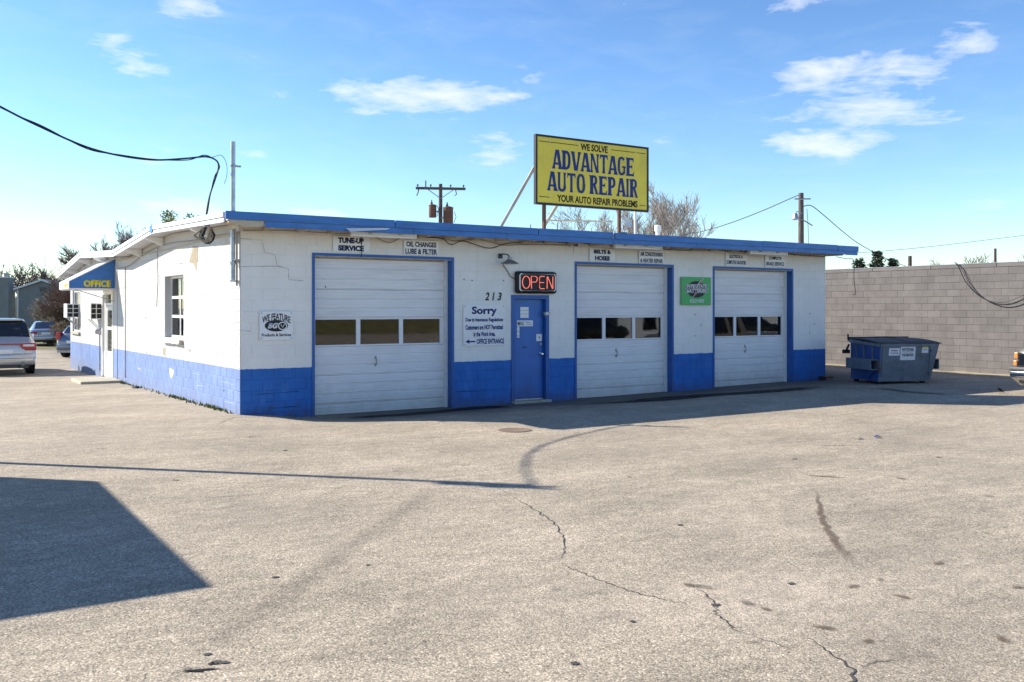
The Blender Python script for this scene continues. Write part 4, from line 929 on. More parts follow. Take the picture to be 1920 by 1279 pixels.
# flared display capitals, stroke by stroke
def bar(x0, z0, x1, z1, w, fl=1.55, f0=True, f1=True):
    """a stem that swells at its ends"""
    d = Vector((x1-x0, z1-z0)); n = Vector((1, 0)) if abs(d.y) > .3 else Vector((0, 1)); n = n*w/2; P = []; ts = [0, .05, .16, .5, .84, .95, 1]
    ks = [fl if f0 else 1, fl*.86 if f0 else 1, 1.02, .95, 1.02, fl*.86 if f1 else 1, fl if f1 else 1]
    L_ = [Vector((x0, z0))+d*t-n*k for t, k in zip(ts, ks)]; R_ = [Vector((x0, z0))+d*t+n*k for t, k in zip(ts, ks)]
    return [(p.x, p.y) for p in L_]+[(p.x, p.y) for p in R_[::-1]]
def arc(cx, cz_, rx, rz, a0, a1, wx, wz, n=14):
    o = []; i_ = []
    for k in range(n+1):
        a = rad(a0+(a1-a0)*k/n); c, s = math.cos(a), math.sin(a)
        c = math.copysign(abs(c)**.75, c); s = math.copysign(abs(s)**.75, s)
        o.append((cx+rx*c, cz_+rz*s)); i_.append((cx+(rx-wx)*c, cz_+(rz-wz)*s))
    return [(o[k], o[k+1], i_[k+1], i_[k]) for k in range(n)]
SWD = .38
LET = {
 'A': lambda: [bar(.10,0,.44,1,.24,1.7,True,False), bar(.90,0,.56,1,.34,1.6,True,False), [(.25,.22),(.75,.22),(.70,.33),(.30,.33)]],
 'V': lambda: [bar(.44,0,.10,1,.34,1.5,False,True), bar(.56,0,.90,1,.24,1.6,False,True)],
 'D': lambda: [bar(.2,0,.2,1,SWD)]+arc(.32,.5,.62,.5,-90,90,.28,.13),
 'N': lambda: [bar(.14,0,.14,1,.18,1.9), bar(.86,0,.86,1,.18,1.9), bar(.80,0,.20,1,.26,1.1)],
 'T': lambda: [bar(.5,0,.5,.9,.27,1.5,True,False), [(.02,1),(.98,1),(.98,.74),(.90,.78),(.84,.87),(.16,.87),(.10,.78),(.02,.74)]],
 'G': lambda: arc(.5,.5,.48,.51,40,320,.26,.13,18)+[[(.55,.50),(1.0,.50),(1.0,.42),(.92,.40),(.92,.1),(.74,.1),(.74,.40),(.55,.42)]],
 'E': lambda: [bar(.22,0,.22,1,SWD), [(.3,1),(.92,1),(.92,.74),(.85,.80),(.78,.88),(.3,.88)], [(.3,.56),(.62,.56),(.74,.66),(.74,.38),(.62,.46),(.3,.46)], [(.3,.12),(.80,.12),(.87,.2),(.95,.28),(.95,0),(.3,0)]],
 'U': lambda: [bar(.18,.3,.18,1,.27,1.5,False,True), bar(.82,.3,.82,1,.22,1.6,False,True)]+arc(.5,.32,.455,.33,180,360,.27,.14,14),
 'O': lambda: arc(.5,.5,.48,.51,0,360,.27,.13,26),
 'R': lambda: [bar(.2,0,.2,1,SWD)]+arc(.32,.74,.54,.27,-90,90,.27,.11,12)+[bar(.84,0,.5,.5,.27,1.35,True,False)],
 'P': lambda: [bar(.2,0,.2,1,SWD)]+arc(.32,.71,.56,.30,-90,90,.27,.12,12),
 'I': lambda: [bar(.5,0,.5,1,.62,1.4)],
}
WID = {'I': .42}
def display_text(word, x0, x1, z0, h):
    ws = [WID.get(c, 1.) if c != ' ' else .38 for c in word]; gap = .10; tot = sum(ws)+gap*(len(word)-1); k = (x1-x0)/tot; x = x0
    for c, w_ in zip(word, ws):
        if c != ' ':
            b = MB()
            for i, poly in enumerate(LET[c]()):
                y = -.0015-.0006*i; b.add([(p[0]*w_*k, y, p[1]*h) for p in poly], [tuple(range(len(poly)))])
            b.build('capital', M_TBLUE, RS, (x, -.001, z0))
        x += (w_+gap)*k
display_text('ADVANTAGE', -1.14, 1.16, S0+.79, .42); display_text('AUTO REPAIR', -1.27, 1.27, S0+.305, .42)
for (x, z) in ((-1.2,1.38),(-.42,1.36),(.42,1.37),(1.2,1.35),(-1.18,.78),(1.2,.72),(-1.2,.2)): MB().lathe([(.016,0),(.016,-.004),(0,-.007)], 8, axis='y').build('bolt', M_RAKE, RS, (x, -.0008, S0+z))
for x in (6.70, 8.80): MB().tube([(x-7.97,.14,-.15),(x-7.97,.14,S0+1.2)], .045, 8).build('post', M_RUST, RS, smooth=True)
MB().tube([(9.28-7.97,.14,-.15),(9.28-7.97,.14,S0+1.2)], .03, 8).build('post', M_RAKE, RS, smooth=True)
for x in (6.45, 7.62):                                           # raking struts run back to the roof
    dx = (6.06-6.45) if x == 6.45 else (7.17-7.62) if x == 7.62 else .1
    MB().tube([(x-7.97,.09,4.98-3.5),(x-7.97+dx,1.02,.07)], .042, 4).build('strut', M_STRUT, RS)
MB().tube([(-1.0,.6,.35),(1.0,.6,.42)], .02, 6).build('cross_tie', M_GALV, RS)
# things standing on the roof
rt = lambda u, v: Vector((u, v, roof_z(v)))
t = thing('vent_pipe', 'white capped plastic vent pipe on the roof right of the billboard', 'vent', rt(11.45, 1.9)); MB().lathe([(.055,-.05),(.055,.34)], 14).build('pipe', M_WHITE, t, smooth=True); MB().lathe([(.08,.3),(.085,.34),(.085,.44),(.06,.46),(0,.46)], 14).build('cap', M_WHITE, t, smooth=True)
t = thing('satellite_dish', 'small grey dish aerial on the roof edge below the billboard', 'aerial', rt(8.45, -.35)); MB().tube([(0,0,-.06),(0,0,.16),(.02,-.03,.22)], .015, 6).build('mast', M_GALV, t)
MB().lathe([(.0,0),(.07,.008),(.13,.035),(.135,.04),(.07,.012),(0,.004)], 16, Matrix.Translation((.03,-.06,.27)) @ Matrix.Rotation(rad(70), 4, 'X') @ Matrix.Rotation(.3, 4, 'Y')).build('dish', M_WHITE, t, smooth=True); MB().bbox(-.1,.06,-.05,.05,-.02,.06,.01).build('foot', M_PLASTIC, t); MB().tube([(-.02,0,.12),(-.12,-.12,.2)], .012, 5).build('arm', M_GALV, t)
t = thing('turbine_vent', 'pale mushroom roof vent beside the green treetops', 'vent', rt(1.2, 5.6)); MB().lathe([(.1,-.1),(.1,.12),(.2,.14),(.22,.2),(.16,.27),(0,.29)], 14).build('cowl', M_WHITE, t, smooth=True)

# ------------------------------------------------------------------ neighbour's block wall
def block_grey():
    m, nt, b = nodes('grey_block'); N = nt.nodes; L = nt.links.new
    oi = N.new('ShaderNodeObjectInfo'); geo = N.new('ShaderNodeNewGeometry')
    n = N.new('ShaderNodeTexNoise'); n.inputs['Scale'].default_value = 2.5; n.inputs['Detail'].default_value = 7; L(geo.outputs['Position'], n.inputs['Vector'])
    r = N.new('ShaderNodeMapRange'); r.inputs[1].default_value = .3; r.inputs[2].default_value = .7; r.inputs[3].default_value = .85; r.inputs[4].default_value = 1.12; L(n.outputs[0], r.inputs[0])
    rp = N.new('ShaderNodeValToRGB'); rp.color_ramp.elements[0].color = (.128,.114,.105,1); rp.color_ramp.elements[1].color = (.152,.136,.126,1); L(oi.outputs['Random'], rp.inputs[0])
    mx = N.new('ShaderNodeMixRGB'); mx.blend_type = 'MULTIPLY'; mx.inputs[0].default_value = 1; L(rp.outputs[0], mx.inputs[1]); L(r.outputs[0], mx.inputs[2]); L(mx.outputs[0], b.inputs['Base Color'])
    b.inputs['Roughness'].default_value = .85
    n2 = N.new('ShaderNodeTexNoise'); n2.inputs['Scale'].default_value = 70; L(geo.outputs['Position'], n2.inputs['Vector']); bp = N.new('ShaderNodeBump'); bp.inputs['Strength'].default_value = .4; bp.inputs['Distance'].default_value = .008; L(n2.outputs[0], bp.inputs['Height']); L(bp.outputs[0], b.inputs['Normal'])
    return m
M_BLOCKG = block_grey(); M_MORTAR = mat('mortar', (.22,.205,.19), .9, var=.15, coords='World')
GW = thing('grey_block_wall', 'long bare grey block wall of the next building on the right', 'wall', (20.6, 0, 0)); GV0, GV1, GR = -3.25, 4.7, 15
back = MB(); back.box(.010, .2, -3.86, 30, -.5, 3.04); GB = back.build('wall_core', M_MORTAR, GW)
so = MB()
for (s, e, a, b) in block_rects(44, -.01, GR, []):
    v0, v1 = s-14, e-14
    if v0 < -3.9: continue
    me = block_mesh(e-s, b-a, M_BLOCKG, dep=.014, cham=.004); loc = Vector((random.uniform(-.002,.002), (v0+v1)/2, (a+b)/2))
    if v0 >= GV0-.05 and v1 <= GV1+.05 and (e-s) > .15: link('block', me, GW, loc, (0,0,-PI/2))
    else:
        M = Matrix.Translation(loc) @ Matrix.Rotation(-PI/2, 4, 'Z'); so.add([M @ q.co for q in me.vertices], [tuple(p.vertices) for p in me.polygons])
so.build('blockwork', M_BLOCKG, GW)['kind'] = 'stuff'
for k in range(17):
    v = -3.88+k*2; MB().bbox(-.012, .22, v+.006, v+1.994, 3.04, 3.145, .006).build('coping', M_BLOCKG, GW)
MB().box(-.02, .24, -3.9, 30.1, 3.147, 3.165).build('cap_flashing', M_STEEL, GW)
MB().box(.2, 14, 29.8, 30, -.5, 3.0).build('rear_return', M_BLOCKG, GW); MB().box(.2, 14, -3.6, 29.8, 2.9, 2.95).build('flat_roof', M_ROOFTOP, GW); MB().box(.2, 14, -3.86, -3.66, -.5, 3.1).build('front_return', M_BLOCKG, GW)
cable('drooping_wire', 'dark wire drooping in a loop down the grey block wall', [on_x(x, y, 20.5) for x, y in [(1790,492),(1797,500),(1812,530),(1838,556),(1872,570),(1900,568),(1925,556),(1960,530)]], .013)
cable('drooping_wire', 'second thinner wire drooping beside the loop on the grey wall', [on_x(x, y, 20.52) for x, y in [(1793,492),(1806,510),(1822,540),(1850,562),(1880,567),(1905,560),(1930,548)]], .007)
# strip of dirt and dry weeds along its foot
dirt = MB(); n = 70
for i in range(n+1):
    v = -3.8+i*.48; dirt.v += [(20.602, v, .05+random.uniform(-.02,.03)), (20.3+random.uniform(-.1,.1), v, .03), (20.0+random.uniform(-.15,.1), v, .002)]
for i in range(n): q = i*3; dirt.f += [(q, q+1, q+4, q+3), (q+1, q+2, q+5, q+4)]
struct(dirt.build('dirt_verge', mat('dirt', (.30,.25,.17), .95, var=.3, scale=5, dirt=(.16,.13,.08), dirt_amt=.7, coords='World'), smooth=True))
wall_junk = thing('wooden_plank', 'pale plank lying at the foot of the grey wall behind the shop', 'plank', on_g(1557, 683)); MB().bbox(-.35, .35, -.06, .06, .0, .03, .006).build('board', M_WHITE, wall_junk)

# ------------------------------------------------------------------ weeds at the side wall foot
wd = MB()
for k in range(420):
    v = random.choice((random.uniform(.2, 11.5), random.gauss(10.9, .4), random.gauss(4.2, .8), random.gauss(1.6, .4))); u = -abs(random.gauss(.03, .05))-.005
    if v < .05 or v > 11.9: continue
    z = g(u, v); h = random.uniform(.02, .09); a = random.uniform(0, 6.28); dx, dy = .018*math.cos(a), .018*math.sin(a); lx, ly = random.uniform(-.04,.02), random.uniform(-.04,.04)
    wd.add([(u-dx, v-dy, z), (u+dx, v+dy, z), (u+lx, v+ly, z+h)], [(0,1,2)])
o = wd.build('weeds', M_WEED); o['kind'] = 'stuff'; o['label'] = 'sparse green weeds along the foot of the side wall'; o['category'] = 'weeds'

# ------------------------------------------------------------------ dumpster
DP = thing('dumpster', 'slate blue steel dumpster with dark lid before the grey wall', 'dumpster', (15.13, -2.11, g(15.13,-2.11)))
A = on_g(1646, 721); B = on_g(1745, 724.5); Cc = on_g(1596, 718)
fx_ = Rv*math.cos(rad(12))+Fv*math.sin(rad(12)); fx_.z = 0; fy_ = Vector((-fx_.y, fx_.x, 0))
if fy_.dot(Vector((-.3, 1, 0))) < 0: fy_ = -fy_
DP.location = (A.x, A.y, g(A.x, A.y)); DP.rotation_euler.z = math.atan2(fx_.y, fx_.x); dW, dD = 1.46, 1.19
def dpoly(pts, fs, name, m, label=None): return MB().add(pts, fs).build(name, m, DP, label=label)
z0, z1, z2 = .07, 1.01, 1.10
lean = .2
sd_l = MB().prism([(0, z0), (dD, z0), (dD+.02, z2), (-.10, z1)], 'x', 0, .03)
sd_l.build('side_plate', M_DUMPB, DP, label='blue side plate')
MB().add([(dW-.03,0,z0),(dW,0,z0),(dW,dD,z0),(dW-.03,dD,z0),(dW+lean-.03,-.1,z1),(dW+lean,-.1,z1),(dW+lean,dD+.02,z2),(dW+lean-.03,dD+.02,z2)], [(0,1,2,3),(4,5,6,7),(0,1,5,4),(1,2,6,5),(2,3,7,6),(3,0,4,7)]).build('side_plate', M_DUMP, DP)
dpoly([(.03,0,z0),(dW-.03,0,z0),(dW+lean-.03,-.1,z1),(.03,-.1,z1),(.03,.03,z0),(dW-.03,.03,z0),(dW+lean-.03,-.07,z1),(.03,-.07,z1)], [(0,1,2,3),(4,7,6,5),(0,4,5,1),(1,5,6,2),(2,6,7,3),(3,7,4,0)], 'front_plate', M_DUMP)
MB().box(.03, dW-.03, dD-.03, dD, z0, z2).build('back_plate', M_DUMP, DP); MB().box(.03, dW-.03, .03, dD-.03, z0, z0+.02).build('floor_plate', M_DUMP, DP)
def frontline(x0, x1, za, zb, off, name, m):                            # strip lying on the leaning front
    f_ = lambda z: -.1*(z-z0)/(z1-z0)
    MB().add([(x0,f_(za)-off,za),(x1,f_(za)-off,za),(x1,f_(zb)-off,zb),(x0,f_(zb)-off,zb),(x0,f_(za)-.001,za),(x1,f_(za)-.001,za),(x1,f_(zb)-.001,zb),(x0,f_(zb)-.001,zb)], [(0,1,2,3),(4,7,6,5),(0,4,5,1),(1,5,6,2),(2,6,7,3),(3,7,4,0)]).build(name, m, DP)
frontline(.0, dW+.08, z1-.07, z1, .035, 'rim', M_DUMP); frontline(0., dW, z0, z0+.12, .02, 'skirt', M_DUMP); frontline(.07, .12, z0+.13, z1-.08, .025, 'rib', M_DUMP); frontline(dW-.06, dW-.01, z0+.13, z1-.08, .025, 'rib', M_DUMP)
# side details: rim, gusset, fork sleeve
MB().prism([(-.1, z1-.07), (dD+.03, z2-.09), (dD+.03, z2+.0), (-.1, z1)], 'x', -.05, -.001).build('rim', M_DUMP, DP)
for y in (.18, .55, .88): MB().box(-.035, -.001, y, y+.035, .62, .95).build('rib', M_DUMP, DP)
MB().prism([(.05, .36), (.5, .36), (.35, .12)], 'x', -.06, -.002).build('gusset', M_DUMPB, DP)
def sleeve(x0, x1):
    b = MB(); b.box(x0, x1, -.02, dD-.12, .60, .62); b.box(x0, x1, -.02, dD-.12, .36, .38); b.box(x0, x0+.02, -.02, dD-.12, .38, .60); b.box(x1-.02, x1, -.02, dD-.12, .38, .60); b.build('fork_sleeve', M_DUMP, DP)
    MB().box(x0+.022, x1-.022, dD-.16, dD-.14, .382, .598).build('sleeve_stop', M_BLACK, DP)
sleeve(-.22, -.003); sleeve(dW+.07, dW+.25)
t_ = MB(); t_.bbox(-.22, -.05, dD-.05, dD+.06, .72, .82, .01); t_.tube([(-.12, dD, .82), (-.04, dD+.02, .95)], .03, 5); t_.build('lid_lug', M_BLACK, DP)
# two-leaf plastic lid with ribs, bowed
for (x0, x1) in ((-.04, dW*.5+.02), (dW*.5+.04, dW+lean+.04)):
    b = MB(); nx, ny = 8, 6
    for j in range(ny+1):
        for i in range(nx+1):
            s, tt = i/nx, j/ny; x = x0+(x1-x0)*s; y = -.14+(dD+.2)*tt; z = z1+.015+(z2-z1)*tt+.035*math.sin(PI*tt)+.012*(1 if 1 <= (i % 4) <= 2 else 0)
            b.v.append((x, y, z))
    for j in range(ny):
        for i in range(nx): q = j*(nx+1)+i; b.f.append((q, q+1, q+nx+2, q+nx+1))
    o = b.build('lid', M_PLASTIC, DP, smooth=True); md = o.modifiers.new('t', 'SOLIDIFY'); md.thickness = .018
MB().tube([(-.06, dD+.06, z2+.03), (dW+lean+.06, dD+.06, z2+.03)], .02, 6).build('hinge_rod', M_BLACK, DP); MB().tube([(-.06, dD+.02, z2-.05), (-.06, dD+.04, z2+.12)], .022, 5).build('hinge_post', M_BLACK, DP)
MB().tube([(.0,-.03,.62),(-.02,-.06,.5),(0,-.05,.38),(.02,-.03,.3)], .02, 5).build('chain', M_RUST, DP)
tl = -math.atan(.1/(z1-z0))
def dsticker(x, z, w_, h_, lines, m=M_SIGNW):
    f_ = -.1*(z-z0)/(z1-z0)-.006; R_ = (-tl if False else math.atan(.1/(z1-z0)), 0, 0)
    o = MB().box(-w_/2, w_/2, -.002, .0, -h_/2, h_/2).build('sticker', m, DP, (x, f_, z)); o.rotation_euler = R_
    for (s, zz, ww, hh, mm) in lines: put_text(s, ww, hh, mm, o, (0, -.003, zz), bold=.03, name='sticker_print', ext=.001)
dsticker(.78, .78, .42, .36, [('NATIONAL', .09, .33, .08, M_NAVY), ('waste & disposal', .025, .28, .03, M_STEEL), ('918-258-9524', -.05, .32, .075, M_BLACK)])
dsticker(.40, .81, .30, .19, [('caution', .035, .18, .04, M_RED), ('no parking', -.03, .2, .035, M_TBLUE)]); dsticker(1.26, .84, .18, .13, [('NOTICE', .02, .12, .03, M_STEEL)])
o = MB().box(-.075, .075, -.003, 0, -.015, .015).build('sticker', M_LYEL, DP, (1.26, -.1, .915)); MB().lathe([(.035,0),(.035,-.003),(0,-.003)], 12, axis='y').build('sticker', M_BLACK, DP, (1.42, -.105, .85))
for (x, y) in ((.1,.1),(dW-.15,.1),(.1,dD-.1),(dW-.15,dD-.1)): MB().box(x-.05, x+.05, y-.04, y+.04, 0, z0).build('skid', M_BLACK, DP)

# ------------------------------------------------------------------ vehicles
def interp(tab, y):
    for a, b in zip(tab, tab[1:]):
        if y <= b[0]:
            t = (y-a[0])/max(1e-6, b[0]-a[0]); return [p+(q-p)*t for p, q in zip(a, b)]
    return list(tab[-1])
def car_body(t, tab, paint, glass_spans, rear_glass=None, front_glass=None, name='body'):
    """tab rows: (y from tail, half width, z bottom, z belt, z top, half width at top)"""
    ys = []
    for a, b in zip(tab, tab[1:]):
        n = max(1, int((b[0]-a[0])/.14)); ys += [a[0]+(b[0]-a[0])*k/n for k in range(n)]
    ys.append(tab[-1][0]); body, gl = MB(), MB(); rings = []
    for y in ys:
        _, w, zb, zk, zt, wt = interp(tab, y); h = zk-zb
        ring = [(w*.80, zb), (w*.97, zb+.10*h), (w, zb+.38*h), (w*.995, zb+.66*h), (w*.965, zk-.05), (w*.945, zk), (wt+(w*.93-wt)*.12, zk+(zt-zk)*.88), (wt*.90, zt-.004), (wt*.55, zt+.012), (0, zt+.018)]
        rings.append([(x, y, z) for x, z in ring]+[(-x, y, z) for x, z in ring[::-1][1:]])
    n = len(rings[0])
    for r in rings: body.v += r
    gl.v = list(body.v)
    for i in range(len(rings)-1):
        ym = (ys[i]+ys[i+1])/2
        for k in range(n-1):
            q = (i*n+k, i*n+k+1, (i+1)*n+k+1, (i+1)*n+k)
            side = k in (5, n-2-5); topf = 6 < k+.5 < n-7.5
            isg = (side and any(a < ym < b for a, b in glass_spans)) or (topf and ((rear_glass and rear_glass[0] < ym < rear_glass[1]) or (front_glass and front_glass[0] < ym < front_glass[1])))
            (gl if isg else body).f.append(q)
        body.f.append((i*n, (i+1)*n, (i+1)*n+n-1, i*n+n-1))
    body.f.append(tuple(range(n))); e = (len(rings)-1)*n; body.f.append(tuple(range(e, e+n))[::-1])
    for b in (body, gl):
        used = sorted({i for f in b.f for i in f}); mp = {o: i for i, o in enumerate(used)}; b.v = [b.v[o] for o in used]; b.f = [tuple(mp[i] for i in f) for f in b.f]
    body.build(name, paint, t, smooth=True)
    if gl.f: gl.build('window_glass', M_CARGLASS, t, smooth=True)
def wheels(t, W_, y0, y1, r, tw=.22):
    for y in (y0, y1):
        for s in (-1, 1):
            wh = bpy.data.objects.new('wheel', None); COL.objects.link(wh); wh.parent = t; wh.location = (s*(W_/2-tw/2+.01), y, r)
            MB().lathe([(r*.62,-tw/2),(r*.9,-tw/2),(r*.98,-tw*.36),(r,-tw*.2),(r,tw*.2),(r*.98,tw*.36),(r*.9,tw/2),(r*.62,tw/2)], 24, axis='x').build('tyre', M_RUBBER, wh, smooth=True)
            rm = MB(); rm.lathe([(r*.63,-tw*.3),(r*.63,tw*.3),(r*.56,tw*.32),(r*.5,tw*.2),(r*.15,tw*.25),(0,tw*.3)] if s > 0 else [(0,-tw*.3),(r*.15,-tw*.25),(r*.5,-tw*.2),(r*.56,-tw*.32),(r*.63,-tw*.3),(r*.63,tw*.3)], 24, axis='x'); rm.build('rim', M_STEEL, wh, smooth=True)
            MB().lathe([(r*1.12, -.02), (r*1.12, .012)], 24, axis='x').build('wheel_arch', M_BLACK, t, (s*(W_/2-.012), y, r+.02))
# silver SUV, tail to the camera
SUVP = at(70, 700, 29.9)
SV = thing('silver_suv', 'silver SUV parked tail first at the left edge of the lot', 'suv', (SUVP.x-.97, SUVP.y, g(SUVP.x-1, SUVP.y+.5)), 0)
tab = [(0.0,.80,.46,.70,.72,.62),(.05,.90,.34,.98,1.0,.74),(.10,.93,.32,1.06,1.12,.78),(.16,.945,.30,1.10,1.22,.77),(.36,.955,.28,1.12,1.63,.70),(.50,.96,.27,1.12,1.735,.68),(.9,.965,.26,1.12,1.79,.69),(2.2,.965,.26,1.09,1.81,.69),(2.9,.965,.26,1.07,1.77,.67),(3.45,.96,.27,1.06,1.40,.70),(3.85,.955,.28,1.04,1.10,.78),(4.7,.92,.30,.96,1.0,.74),(5.0,.82,.36,.80,.84,.62)]
car_body(SV, tab, M_SILVER, [(.75,1.5),(1.58,2.35),(2.45,3.3)], (.17,.46), (2.95,3.8)); wheels(SV, 1.93, .98, 4.0, .385, .26)
MB().bbox(-.90, .90, -.09, .12, .33, .70, .07).build('rear_bumper', M_SILVER, SV, smooth=True); MB().box(-.72, .72, -.06, .1, .24, .33).build('valance', M_PLASTIC, SV)
MB().prism([(-.90,1.02),(.90,1.02),(.90,.84),(.55,.84),(.45,.985),(-.45,.985),(-.55,.84),(-.90,.84)], 'y', -.012, .2).build('light_bar', M_TAIL, SV)
for s in (-1, 1):
    MB().bbox(min(s*.56, s*.88), max(s*.56, s*.88), -.034, .1, .915, .99, .01).build('reverse_lamp', M_CLEAR, SV); MB().bbox(min(s*.60, s*.945), max(s*.60, s*.945), -.022, .28, .79, 1.025, .03).build('tail_lamp', M_TAIL, SV)
    p = MB(); p.lathe([(.055,0),(.075,-.03),(.075,-.10),(.055,-.11),(.05,-.02)], 14, axis='y'); p.build('exhaust', M_STEEL, SV, (s*.56, -.04, .37), True)
    mo = MB(); mo.bbox(min(s*1.0, s*1.2), max(s*1.0, s*1.2), 3.12, 3.3, 1.05, 1.27, .05); mo.build('mirror', M_PLASTIC, SV, smooth=True); MB().box(min(s*1.02, s*1.18), max(s*1.02, s*1.18), 3.112, 3.119, 1.075, 1.245).build('mirror_glass', M_CHROME, SV)
MB().box(-.28, .28, -.03, .0, .70, .83).build('licence_plate', M_SIGNW, SV); put_text('AK4', .3, .085, M_TBLUE, SV, (.03, -.032, .765), bold=.03, name='plate_print', ext=.001) if False else None
MB().bbox(-.62, .62, .36, .56, 1.74, 1.79, .02).build('roof_spoiler', M_SILVER, SV, smooth=True); MB().box(-.92, .92, -.098, -.091, .545, .56).build('bumper_seam', M_BLACK, SV); MB().bbox(-.18,.18,-.012,.05,.62,.66,.008).build('badge', M_CHROME, SV)
# silver sedan behind it
p = at(86, 648, 55)
SE = thing('silver_sedan', 'silver sedan parked tail on beyond the SUV', 'sedan', (p.x, p.y, -.36), rad(-4))
tabS = [(0.0,.70,.46,.72,.76,.56),(.06,.82,.36,.86,.90,.64),(.2,.87,.30,.92,.98,.68),(.75,.89,.26,.94,1.02,.66),(1.0,.90,.25,.94,1.16,.60),(1.45,.905,.24,.94,1.40,.54),(1.9,.91,.24,.94,1.445,.54),(2.7,.91,.24,.93,1.43,.55),(3.15,.91,.24,.93,1.24,.60),(3.6,.90,.25,.92,.98,.70),(4.4,.86,.28,.82,.88,.66),(4.75,.72,.36,.66,.70,.52)]
def sedan(t, paint):
    car_body(t, tabS, paint, [(1.15,2.05),(2.12,3.0)], (.80,1.42), (2.78,3.5)); wheels(t, 1.82, .95, 3.75, .32, .2)
    MB().bbox(-.82, .82, -.07, .12, .36, .62, .06).build('rear_bumper', paint, t, smooth=True); MB().box(-.74, .74, -.03, .1, .25, .37).build('valance', M_BLACK, t)
    for s in (-1, 1): MB().bbox(min(s*.46, s*.84), max(s*.46, s*.84), -.03, .22, .70, .86, .03).build('tail_lamp', M_TAIL, t)
    MB().bbox(-.42, .42, -.02, .06, .67, .86, .02).build('plate_recess', M_STEEL, t); MB().box(-.24, .24, -.032, -.021, .69, .82).build('licence_plate', M_SIGNW, t)
    for s in (-1, 1): MB().bbox(min(s*.86, s*1.03), max(s*.86, s*1.03), 3.0, 3.12, .93, 1.06, .03).build('mirror', paint, t)
    for s in (-1, 1): MB().bbox(min(s*.46, s*.78), max(s*.46, s*.78), 4.45, 4.72, .62, .76, .03).build('headlamp', M_CLEAR, t)
    MB().bbox(-.4, .4, 4.68, 4.76, .42, .6, .02).build('grille', M_BLACK, t)
sedan(SE, M_SILVER2)
# dark hatchback half behind the far corner
p = at(118, 668, 42)
HB = thing('dark_hatchback', 'dark blue hatchback half hidden behind the far corner of the shop', 'hatchback', (p.x+.36, p.y-.1, -.36), rad(-42))
tabH = [(0.0,.70,.48,.72,.76,.56),(.06,.80,.34,.90,.98,.62),(.14,.83,.30,.95,1.10,.60),(.42,.845,.26,.97,1.40,.54),(.75,.85,.25,.97,1.48,.54),(1.8,.855,.24,.96,1.52,.55),(2.4,.855,.24,.95,1.47,.55),(2.95,.85,.24,.93,1.10,.64),(3.3,.84,.26,.9,.96,.66),(3.9,.74,.34,.74,.78,.54)]
car_body(HB, tabH, M_NAVYCAR, [(.55,1.3),(1.38,2.5)], (.15,.44), (2.42,2.95)); wheels(HB, 1.7, .72, 3.2, .31, .2)
MB().bbox(-.76, .76, -.07, .12, .34, .62, .06).build('rear_bumper', M_NAVYCAR, HB, smooth=True); MB().box(-.7, .7, -.06, .1, .24, .345).build('valance', M_STEEL, HB)
for s in (-1, 1): MB().bbox(min(s*.60, s*.82), max(s*.60, s*.82), .0, .2, .80, 1.16, .03).build('tail_lamp', M_TAIL, HB)
MB().box(-.25, .25, -.035, .02, .66, .78).build('licence_plate', M_SIGNW, HB); MB().lathe([(.035,0),(.05,-.03),(.05,-.09),(.04,-.1)], 12, axis='y').build('exhaust', M_CHROME, HB, (.45,-.03,.30), True)
# cars and a white shed added out of view behind the viewpoint for the bay door panes to mirror
for (u, v, rz, lab) in ((24.4, -24, rad(-96), 'dark sedan added behind the viewpoint to mirror in the middle bay panes'), (36.4, -24, rad(-87), 'dark sedan added behind the viewpoint to mirror in the right bay panes')):
    IC = thing('added_sedan', lab, 'sedan', (u, v, 0), rz, group='dark sedans added behind the viewpoint'); sedan(IC, M_BLACKCAR)
for (u, v, rz, lab) in ((10.6, 6.4, PI-.3, 'dark car inside the middle bay seen through its door panes'), (14.2, 6.0, PI-.1, 'dark car inside the right bay seen through its door panes')):
    IC = thing('car_in_bay', lab, 'car', (u, v, g(u, 2)), rz); sedan(IC, M_BLACKCAR)
SHD = thing('added_shed', 'long white sided shed added behind the viewpoint to mirror in the bay panes', 'shed', (24, -29, 0))
lp = MB()
for k in range(16): lp.add([(0,.02,k*.2),(24,.02,k*.2),(24,.0,k*.2+.2),(0,.0,k*.2+.2),(0,0,k*.2),(24,0,k*.2)], [(0,1,2,3),(0,4,5,1)])
lp.box(0, 24, -5, -.01, 0, 3.2); lp.build('wall', M_RAKE, SHD); MB().prism([(.4,3.15),(-2.5,4.2),(-5.4,3.15),(-5.4,3.25),(-2.5,4.3),(.4,3.25)], 'x', -.3, 24.3).build('roof', M_ROOFG, SHD)
for k in range(7): MB().bbox(.8+k*3.3, 1.9+k*3.3, .02, .06, .5, 2.2, .01).build('window', M_CARGLASS, SHD)
# pickup at the right edge, front to the left
p = on_g(1896, 738)
PK = thing('pickup_truck', 'tan pickup truck nosing in at the right edge of the lot', 'pickup', (p.x+.02, p.y-.98, 0), PI/2)   # front faces -u
